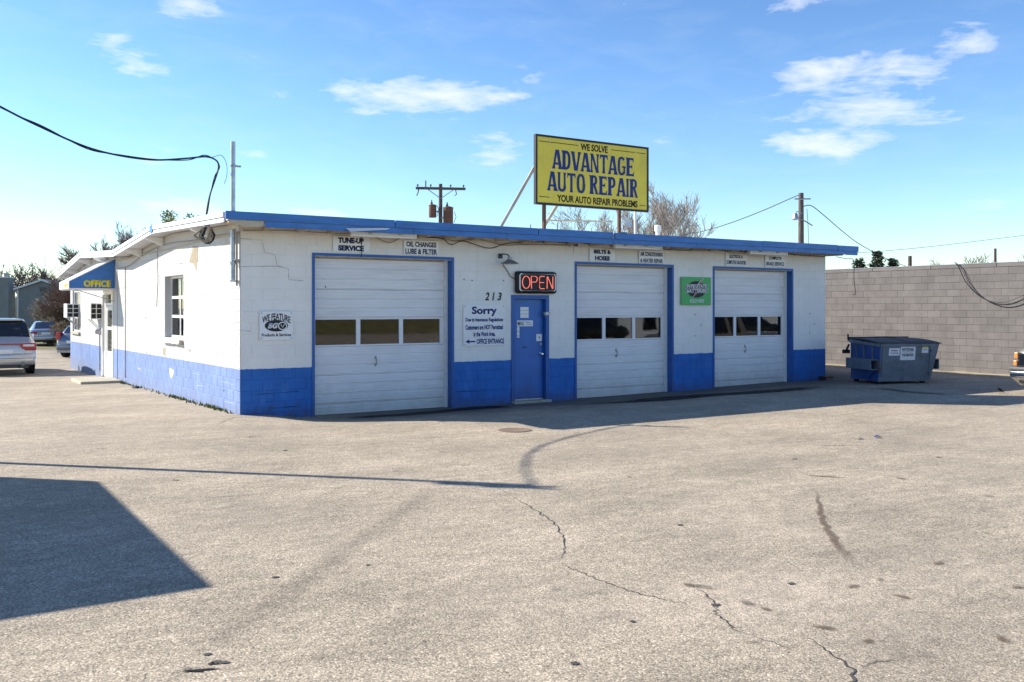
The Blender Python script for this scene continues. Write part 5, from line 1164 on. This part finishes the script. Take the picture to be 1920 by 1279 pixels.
# built with its front at y=0 running back to -5.2; heading +y, so turned to face -u
tabP = [(-5.3,.93,.50,.98,1.02,.80),(-5.2,.96,.45,1.02,1.05,.82),(-3.2,.98,.42,1.04,1.07,.84),(-3.15,.98,.42,1.06,1.35,.72),(-3.0,.98,.42,1.06,1.72,.68),(-1.95,.98,.42,1.06,1.76,.68),(-1.6,.98,.42,1.05,1.55,.70),(-1.15,.97,.42,1.03,1.08,.80),(-.3,.95,.42,.97,1.02,.80),(-.12,.93,.44,.92,.96,.78),(-.08,.90,.48,.86,.9,.74)]
car_body(PK, tabP, M_TANCAR, [(-2.9,-2.35),(-2.25,-1.3)], None, (-1.9,-1.2)); 
wheels(PK, 1.98, -4.1, -.95, .38, .26)
MB().bbox(-.70, .70, -.12, -.02, .60, .90, .02).build('grille', M_BLACK, PK)
for s in (-1, 1):
    MB().bbox(min(s*.56, s*.84), max(s*.56, s*.84), -.12, .0, .60, .90, .03).build('headlamp', M_CARGLASS, PK)
    MB().bbox(min(s*.845, s*.935), max(s*.845, s*.935), -.26, -.005, .775, .915, .02).build('corner_lamp', M_AMBER, PK); MB().bbox(min(s*.865, s*.95), max(s*.865, s*.95), -.24, .0, .62, .735, .015).build('corner_lamp', M_AMBER, PK)
MB().bbox(-.99, .99, -.2, .10, .505, .60, .035).build('bumper_pad', M_PLASTIC, PK, smooth=True); MB().bbox(-.985, .985, -.18, .09, .37, .503, .03).build('bumper', M_CHROME, PK, smooth=True)
MB().add([(-.96,.07,.37),(.96,.07,.37),(.80,-.02,.20),(-.80,-.02,.20),(-.96,-.2,.37),(.96,-.2,.37),(.80,-.2,.20),(-.80,-.2,.20)], [(0,1,2,3),(4,7,6,5),(0,4,5,1),(1,5,6,2),(2,6,7,3),(3,7,4,0)]).build('valance', M_TANCAR, PK)
for s in (-1, 1): MB().lathe([(.05,0),(.05,.012),(0,.014)], 12, axis='y').build('tow_hole', M_BLACK, PK, (s*.75, .03, .29))

# ------------------------------------------------------------------ bird and litter
bp2 = on_g(1876, 737)
bd = MB(); bd.lathe([(.004,-.11),(.012,-.075),(.022,-.045),(.034,-.01),(.036,.02),(.028,.045),(.024,.055),(.026,.068),(.022,.082),(.010,.092),(.005,.10),(.001,.115)], 12, Matrix.Translation((0,0,.065)) @ Matrix.Rotation(rad(-62), 4, 'X'))
bd.tube([(.012,-.0,.045),(.012,.005,0.002),(.012,.022,.002)], .003, 4); bd.tube([(-.012,-.0,.045),(-.012,.005,0.002),(-.012,.022,.002)], .003, 4)
o = bd.build('bird', M_BLACK, loc=bp2, smooth=True); o.rotation_euler.z = rad(75); tag(o, 'small black bird standing on the paving before the pickup', 'bird')
def litter(x, y, label, m, r):
    c = on_g(x, y); b = MB(); n = 9; b.v = [(0,0,.035)]
    for k in range(n): a = 2*PI*k/n; b.v.append((r*math.cos(a)*random.uniform(.6,1.3), r*.6*math.sin(a)*random.uniform(.6,1.3), random.uniform(.0,.03)))
    b.f = [(0, 1+k, 1+(k+1)%n) for k in range(n)]; tag(b.build('litter', m, loc=(c.x, c.y, .004)), label, 'litter')
litter(1645, 821, 'scrap of blue wrapper lying on the lot', M_TBLUE, .07); litter(1609, 823, 'scrap of white paper lying on the lot', M_CONC, .08)
tg = on_x(256, 724, -.12); tag(MB().lathe([(.09,0),(.12,.02),(.10,.05),(.03,.06)], 10, Matrix.Diagonal((.8,1.6,1,1))).build('rubbish_lump', M_RUBBER, loc=(-.14, tg.y, g(-.14, tg.y)), smooth=True), 'small black lump of rubbish at the foot of the side wall', 'litter')

# ------------------------------------------------------------------ house at the far left
HO = thing('grey_house', 'slate grey house with white gable trim and tall chimneys far left', 'house', at(80, 610, 80)*1.0); HO.location.z = -.36; HO.rotation_euler.z = rad(-26)
hb = .36+.0
def lap(b, x0, x1, zlo, zhi, y, edge=None, pitch=.2):
    """lap siding: each board tilted so that its lower edge stands proud"""
    z = zlo
    while z < zhi-.01:
        za = min(z+pitch, zhi); a0, a1 = (edge(z) if edge else (x0, x1)); b0, b1 = (edge(za) if edge else (x0, x1))
        b.add([(a0,y-.03,z),(a1,y-.03,z),(b1,y-.002,za),(b0,y-.002,za),(a0,y,z),(a1,y,z)], [(0,1,2,3),(0,4,5,1)]); z = za
AP, EV, HWL, HWR = 4.58, 3.86, 2.05, 3.4
sl = (AP-EV)/HWL
def ged(z): return (-HWL, HWR) if z <= AP-sl*HWR else (max(-HWL, -(AP-z)/sl), min(HWR, (AP-z)/sl)) 
wlh = MB(); lap(wlh, 0, 0, 0, AP-.02, 0, ged); wlh.prism([(-HWL,0),(HWR,0),(HWR,AP-sl*HWR),(0,AP),(-HWL,EV)], 'y', .01, .2); wlh.build('gable_wall', M_SIDING, HO)
MB().box(-HWL, -HWL+.2, .2, 9, 0, EV).build('side_wall', M_SIDING, HO); MB().box(HWR-.2, HWR, .2, 9, 0, AP-sl*HWR).build('side_wall', M_SIDING, HO)
r = MB(); r.prism([(-HWL-.25, EV-sl*.25+.02), (0, AP+.02), (HWR+.25, AP-sl*(HWR+.25)+.02), (HWR+.25, AP-sl*(HWR+.25)+.14), (0, AP+.15), (-HWL-.25, EV-sl*.25+.14)], 'y', -.2, 9.2); RFH = r.build('roof', M_ROOFG, HO)
for (xa, za, xb, zb) in ((-HWL-.25, EV-sl*.25, 0, AP), (0, AP, HWR+.25, AP-sl*(HWR+.25))): MB().prism([(xa, za+.0), (xb, zb+.0), (xb, zb+.16), (xa, za+.16)], 'y', -.26, -.205).build('rake_board', M_RAKE, RFH)
MB().box(-HWL-.03, -HWL+.09, -.04, .04, 0, EV).build('corner_board', M_RAKE, HO)
vt = MB(); vt.bbox(-.28,.36,-.07,-.03,3.62,4.08,.02); vt.build('gable_vent', M_SIDING, HO)
for k in range(5): MB().box(-.2,.28,-.09,-.065,3.68+k*.075,3.73+k*.075).build('vent_slat', M_ROOFG, HO)
MB().prism([(-2.4,3.7),(.5,5.35),(3.5,3.7)], 'y', 7, 9.1).build('rear_gable', M_ROOFG, HO)
for (x, w_, top_, y) in ((-2.95, .42, 4.82, -.6), (-3.85, .38, 4.55, 1.6), (-4.6, .4, 4.2, 4.)):
    c = MB().bbox(x-w_, x+w_, y, y+1.1, 0, top_, .02).build('chimney', M_SIDING, HO); MB().box(x-w_-.04, x-w_+.1, y-.03, y+.02, 0, top_-.02).build('corner_board', M_RAKE, c); MB().box(x-w_-.06, x+w_+.06, y-.06, y+1.16, top_, top_+.08).build('chimney_cap', M_RAKE, c); MB().lathe([(.16,.08),(.16,.3),(.24,.32),(.24,.4),(0,.44)], 12).build('flue', M_STEEL, c, (x, y+.5, top_))
MB().box(-7.5, -4.9, 3., 12, 0, 3.2).build('wing', M_CREAM, HO)
for k in range(4): MB().bbox(-5.6-.6*k, -5.3-.6*k, 2.95, 2.998, .9, 2.4, .01).build('window', M_CARGLASS, HO)

# ------------------------------------------------------------------ poles and wires
def pole(name, label, base, h, r, cross=None, lamp=False, tanks=0, rz=0.):
    t = thing(name, label, 'pole', base, rz); MB().tube([(0,0,-.3),(0,0,h*.5),(0,0,h)], [r,r*.88,r*.72], 10).build('shaft', M_POLE, t, smooth=True)
    if cross:
        z, L_ = cross; MB().bbox(-L_/2, L_/2, -r-.1, -r*.6, z-.06, z+.06, .008).build('crossarm', M_POLE, t)
        for x in (-L_*.46, -L_*.2, L_*.2, L_*.46): MB().lathe([(.02,0),(.02,.05),(.045,.06),(.05,.1),(.035,.14),(0,.16)], 8).build('insulator', M_PLASTIC, t, (x, -r*.8-.02, z+.06), True)
        for s in (-1, 1): MB().tube([(s*L_*.26,-r-.02,z-.05),(0,-r,z-.5)], .02, 5).build('brace', M_STEEL, t)
        MB().tube([(-L_*.44,-r,z-.06),(-L_*.45,-r,z-.2),(-L_*.48,-r,z-.38)], .03, 5).build('cutout', M_PLASTIC, t); MB().tube([(L_*.3,-r,z-.06),(L_*.32,-r,z-.28),(L_*.28,-r,z-.34)], .025, 5).build('cutout', M_PLASTIC, t)
        MB().tube([(-L_*.30,-r-.05,z+.06),(-L_*.30,-r-.05,z+.38)], .035, 6).build('arrester', M_PLASTIC, t)
    for k in range(tanks):
        x = (-.40, .38)[k]; s = (.8, 1.05)[k]; zz = (cross[0]-1.45, cross[0]-1.75)[k]
        c = MB(); c.lathe([(.22*s,0),(.24*s,.03),(.24*s,.72*s),(.26*s,.74*s),(.25*s,.78*s),(.1*s,.83*s),(0,.84*s)], 16); c.build('transformer', M_RUST, t, (x, -.05, zz), True)
        MB().lathe([(.05,0),(.07,.03),(.05,.06),(.07,.09),(.04,.13),(.02,.25)], 8).build('bushing', M_PLASTIC, t, (x-.05, -.05, zz+.8*s), True); MB().tube([(x*.5, -.05, zz+.3), (0, -.05, zz+.3)], .05, 5).build('bracket', M_STEEL, t)
        MB().tube([(x+.3*s, -.05, zz+.6), (x+.38*s, -.05, zz+.35), (x+.28*s, -.05, zz+.05)], .015, 5).build('lead', M_CABLE, t)
    if lamp:
        MB().tube([(0,-r,h-1.0),(-.25,-.3,h-.9),(-.36,-.36,h-.95)], .025, 5).build('lamp_arm', M_STEEL, t); MB().lathe([(.06,.12),(.10,.08),(.13,-.02),(.17,-.16),(.14,-.2),(0,-.22)], 12).build('lamp_head', M_GALV, t, (-.38,-.36,h-1.1), True)
    return t
p = at(826, 345, 47); POLE1 = pole('utility_pole', 'utility pole with crossarm and two rusty transformers behind the roof', (p.x, p.y, -.2), p.z+.2, .13, (p.z+.2-.35+.1, 2.5), tanks=2, rz=rad(-33+8))
p = at(1502, 362, 44); P2 = Vector((p.x, p.y, 0)); POLE2 = pole('utility_pole', 'weathered utility pole with a small lamp behind the right end', (p.x, p.y, 0), p.z, .16, lamp=True, rz=rad(-33))
q = MB(); q.tube([(-.35,-.15,p.z-.3),(.4,-.15,p.z-.3)], .035, 5); q.build('bracket_arm', M_STEEL, POLE2); MB().tube([(-.4,-.12,p.z-1.1),(0,-.12,p.z-1.25),(.5,-.12,p.z-1.55)], .03, 5).build('bracket_arm', M_STEEL, POLE2)
MB().box(-.05,.05,-.17,-.155,p.z-3.6,p.z-3.4).build('tag_plate', M_SIGNW, POLE2)
p = at(1866, 466, 90); pole('utility_pole', 'thin distant pole rising above the grey wall at far right', (p.x, p.y, 0), p.z, .17); p = at(1706, 480, 75); pole('utility_pole', 'short distant post above the grey wall beside the conifers', (p.x, p.y, 0), p.z, .2)
pole('utility_pole', 'tall service pole off the left edge carrying the overhead cable', PB, 6.25, .075, (6.1, .4), lamp=False, rz=rad(-30))
MB().bbox(-.3,-.1,-.1,.1,5.8,6.1,.03).build('equipment_box', M_GALV, bpy.data.objects['utility_pole.004'])
cable('overhead_wire', 'dark overhead wire dropping left from the lamp pole to the roof', [at(1498,366,44), at(1485,371,44.5), at(1430,395,46), at(1370,418,48), at(1320,433,50), at(1276,442,52), at(1230,448,54)], .022)
cable('overhead_wire', 'overhead wire running right from the lamp pole towards the conifers', [at(1502,388,44), at(1521,386,45), at(1545,404,48), at(1580,434,52), at(1612,458,56), at(1660,484,60), at(1700,500,62)], .022)
cable('overhead_wire', 'faint long wire crossing the sky above the grey wall', [at(1560,476,52), at(1640,472,60), at(1740,463,62), at(1850,450,64), at(1940,438,66), at(2100,410,68)], .014)
cable('overhead_wire', 'guy wire hanging down beside the lamp pole', [at(1513,392,44), at(1515,420,44), at(1516,455,44), at(1517,500,44)], .012)

# ------------------------------------------------------------------ trees
def bare_tree(name, label, base, h, spread, m, seed, levels=5, stems=1, lean=(0,0), up=.35, thick=.022, cat='tree', start=.28, kids=(4,6)):
    rnd = random.Random(seed); t = thing(name, label, cat, base); tr, cr = MB(), MB(); rmin = .00021*(Vector(base)-CAM).length
    def grow(p, d, L_, r, lev, out):
        n = 4 if lev < 3 else 3; pts = [p]; q = p; dd = d.copy()
        for k in range(n):
            dd = (dd+Vector((rnd.uniform(-1,1), rnd.uniform(-1,1), rnd.uniform(-.4,1)*up))*.22).normalized(); q = q+dd*L_/n; pts.append(q)
        rs = [max(rmin, r*(1-.6*k/n)) for k in range(n+1)]
        (tr if lev == 0 else cr).tube(pts, rs, 7 if lev == 0 else 4 if lev == 1 else 3, False)
        if lev >= levels: return
        for c in range(rnd.randint(*kids)):
            f = rnd.uniform(start if lev == 0 else .2, 1.); i = min(n-1, int(f*n)); pp = pts[i].lerp(pts[i+1], f*n-i)
            side = Vector((rnd.gauss(0,1), rnd.gauss(0,1), rnd.gauss(0,.5))); side = (side-dd*side.dot(dd)).normalized()
            nd = (dd*rnd.uniform(.5,1.0)+side*rnd.uniform(.5,1.0)*spread+Vector((0,0,up*.5))).normalized()
            grow(pp, nd, L_*rnd.uniform(.45,.72), r*(1-.6*f)*rnd.uniform(.45,.7), lev+1, out)
    for s in range(stems):
        a = rnd.uniform(0, 6.28); d = Vector((lean[0]+(.35*math.cos(a) if stems > 1 else 0), lean[1]+(.35*math.sin(a) if stems > 1 else 0), 1)).normalized()
        grow(Vector((rnd.uniform(-.2,.2)*(stems > 1), rnd.uniform(-.2,.2)*(stems > 1), -.2)), d, h*.62*rnd.uniform(.8,1.05), h*thick*rnd.uniform(.8,1.1), 0, None)
    # fit the finished height
    top = max(v[2] for v in tr.v+cr.v); k = h/top
    tr.v = [tuple(c*k for c in v) for v in tr.v]; cr.v = [tuple(c*k for c in v) for v in cr.v]
    tr.build('trunk', m, t, smooth=True); cr.build('crown', m, t, smooth=True); return t
def leafy_tree(name, label, base, h, w_, m, seed, n=1800, size=.12, conif=False, cat='tree'):
    rnd = random.Random(seed); t = thing(name, label, cat, base); tr, cr = MB(), MB()
    tr.tube([(0,0,-.2),(0,0,h*.5),(0,0,h*.96)], [h*.025,h*.018,.02], 6)
    def leaf(p, d, s):
        a = d.cross(Vector((rnd.gauss(0,1),rnd.gauss(0,1),rnd.gauss(0,1)))).normalized()*s*.35; cr.add([p-a, p+d*s*.5-a*.2, p+d*s, p+a], [(0,1,2,3)])
    if conif:
        for i in range(int(h*7)):
            z = h*(.12+.86*i/(h*7)); R_ = w_*(1-(z/h))**.8*rnd.uniform(.6,1.1)+.08
            for k in range(6):
                a = rnd.uniform(0, 6.28); d = Vector((math.cos(a), math.sin(a), rnd.uniform(-.1,.35))).normalized(); e_ = Vector((0,0,z))+d*R_; tr.tube([(0,0,z), tuple(e_)], [.03,.01], 3, False)
                for _ in range(int(8+R_*9)): f = rnd.uniform(.2,1.05); leaf(Vector((0,0,z))+d*R_*f+Vector((rnd.gauss(0,.08),rnd.gauss(0,.08),rnd.gauss(0,.06))), (d+Vector((rnd.gauss(0,.5),rnd.gauss(0,.5),rnd.gauss(0,.4)))).normalized(), size)
    else:
        cl = []
        for k in range(16):
            a = rnd.uniform(0, 6.28); rr_ = w_*.5*math.sqrt(rnd.random()); zz = h*rnd.uniform(.45,.93); c = Vector((rr_*math.cos(a), rr_*math.sin(a), zz)); cl.append((c, rnd.uniform(.10,.2)*w_)); tr.tube([(0,0,h*.3), tuple(c*.6+Vector((0,0,h*.3*.4))), tuple(c)], [.05,.03,.012], 4, False)
        for _ in range(n):
            c, r_ = rnd.choice(cl); d = Vector((rnd.gauss(0,1),rnd.gauss(0,1),rnd.gauss(0,1)+.4)).normalized(); leaf(c+d*r_*rnd.uniform(.3,1.2), (d+Vector((rnd.gauss(0,.4),rnd.gauss(0,.4),rnd.gauss(0,.4)))).normalized(), size*rnd.uniform(.6,1.3))
    tr.build('trunk', M_BARKD, t); cr.build('crown', m, t); return t
def gpt(x, Z, z=0.): p = at(x, 578, Z); return Vector((p.x, p.y, z))
def hz(y, Z, z=0.): return CAM.z+(578-y)*Z/1750-z
bare_tree('bare_tree', 'big pale leafless tree spreading behind the billboard', gpt(1180, 45), hz(335,45), .5, M_BARKP, 11, 5, 3, (.10,-.08), .45, kids=(4,5))
bare_tree('bare_tree', 'pale leafless tree leaning out right of the billboard', gpt(1190, 43), hz(350,43), .5, M_BARKP, 23, 5, 2, (.20,-.13), .45, kids=(4,5))
bare_tree('bare_tree', 'smaller leafless tree low behind the billboard posts', gpt(1092, 42), hz(378,42), .7, M_BARKP, 5, 5, 3, (-.05,0), .35, kids=(4,5))
bare_tree('bare_tree', 'reddish leafless tree above the left ridge of the roof', gpt(236, 60, -.36), hz(404,60,-.36), .6, M_BARKR, 8, 5, 5, (.0,0), .4, kids=(5,6))
bare_tree('bare_tree', 'low reddish leafless treetop left of the roof ridge', gpt(180, 62, -.36), hz(440,62,-.36), .7, M_BARKR, 31, 5, 3, (0,0), .4)
bare_tree('bare_tree', 'dark crooked leafless tree behind the grey house', gpt(80, 100, -.36), hz(477,100,-.36), .8, M_BARKD, 14, 4, 2, (0,0), .45, .02)
bare_tree('bare_tree', 'dark leafless tree at the far left frame edge', gpt(22, 98, -.36), hz(488,98,-.36), .8, M_BARKD, 19, 4, 2, (0,0), .35, kids=(3,5))
bare_tree('bare_tree', 'slim dark leafless tree above the house chimneys', gpt(48, 104, -.36), hz(493,104,-.36), .85, M_BARKD, 25, 4, 2, (0,0), .35, kids=(3,4))
for i, (x, yt, Z, lab) in enumerate(((118,530,66,'brown thicket beside the grey house nearest the awning'), (104,541,70,'brown thicket against the grey gable wall'), (130,525,72,'tall brown thicket behind the far corner of the shop'))):
    bare_tree('bare_thicket', lab, gpt(x, Z, -.36), hz(yt,Z,-.36), .8, M_BARK if i != 1 else M_BARKP, 40+i, 4, 5, (0,0), .4, .009, 'shrub', .1, (4,6))
for i, (x, yt, Z, lab) in enumerate(((104,592,57,'dry tan bush right of the silver sedan'), (121,600,56,'lower dry tan bush near the shop corner'), (131,607,55,'small dry tan bush half behind the shop corner'))):
    bare_tree('dry_bush', lab, gpt(x, Z, -.36), hz(yt,Z,-.36), 1.0, M_DRY, 50+i, 4, 9, (0,0), .25, .007, 'shrub', .05, (5,7))
leafy_tree('leafy_tree', 'spiky green treetop showing over the left roof', gpt(322, 62, -.36), hz(389,62,-.36), 3.2, M_LEAF, 3, 3600, .16); leafy_tree('leafy_tree', 'small green treetop beside the overhead cable', gpt(375, 64, -.36), hz(397,64,-.36), 1.4, M_LEAF, 4, 1800, .14)
leafy_tree('leafy_tree', 'yellow-green bush top over the roof left of the billboard', gpt(995, 52), hz(411,52), .9, M_LEAFY, 6, 1400, .13); leafy_tree('leafy_tree', 'yellow-green foliage between the billboard posts', gpt(1045, 54), hz(408,54), 1.1, M_LEAFY, 9, 1500, .13)
for (x, yt, w_, lab) in ((1645,466,1.5,'tallest dark conifer above the grey wall'), (1611,482,1.2,'short dark conifer left of the tallest one'), (1675,479,1.1,'short dark conifer right of the tallest one')): leafy_tree('conifer', lab, gpt(x, 70), hz(yt,70), w_, M_NEEDLE, int(x), 0, .21, True)
bare_tree('bare_shrub', 'bare shrub top over the grey wall right of the conifers', gpt(1735, 66), hz(482,66), .9, M_BARK, 61, 4, 4, (0,0), .3); bare_tree('bare_shrub', 'low bare shrub top further right over the grey wall', gpt(1785, 66), hz(489,66), .9, M_BARK, 62, 4, 3, (0,0), .3)
bare_tree('bare_shrub', 'wispy bare treetop by the thin distant pole', gpt(1850, 86), hz(474,86), .8, M_BARKR, 63, 4, 2, (0,0), .35); bare_tree('bare_shrub', 'wispy bare treetop at the far right frame edge', gpt(1908, 80), hz(470,80), .8, M_BARKR, 64, 4, 2, (0,0), .35)

# ------------------------------------------------------------------ box trailer off the left edge; its square shadow falls on the lot
HT = 3.0; off = HT/math.tan(SUN_EL)
e_u = -3.15-SUN_H.x*off; vN = -5.49-SUN_H.y*off; vS = -10.08-SUN_H.y*off
TRL = thing('box_trailer', 'tall box trailer off the left edge casting the square shadow', 'trailer', (e_u-1.2, (vN+vS)/2, 0)); hl = (vN-vS)/2
MB().bbox(-1.2, 1.2, -hl, hl, .75, HT, .02).build('box', M_WHITE, TRL)
for k in range(8): y = -hl+.3+k*(2*hl-.6)/7; MB().box(1.2, 1.215, y-.02, y+.02, .8, HT-.05).build('rib', M_RAKE, TRL)
MB().box(-1.1, 1.1, -hl+.1, hl-.1, .6, .745).build('chassis', M_BLACK, TRL); MB().box(1.12, 1.18, -hl+.02, hl-.02, .05, .74).build('side_skirt', M_PLASTIC, TRL); MB().box(-1.18, 1.11, -hl+.02, -hl+.08, .05, .74).build('side_skirt', M_PLASTIC, TRL)
for y in (-.5, .5): 
    for s in (-1, 1): MB().lathe([(.38,-.11),(.40,-.08),(.40,.08),(.38,.11),(.2,.1)], 20, axis='x').build('tyre', M_RUBBER, TRL, (s*.95, y, .40), True)
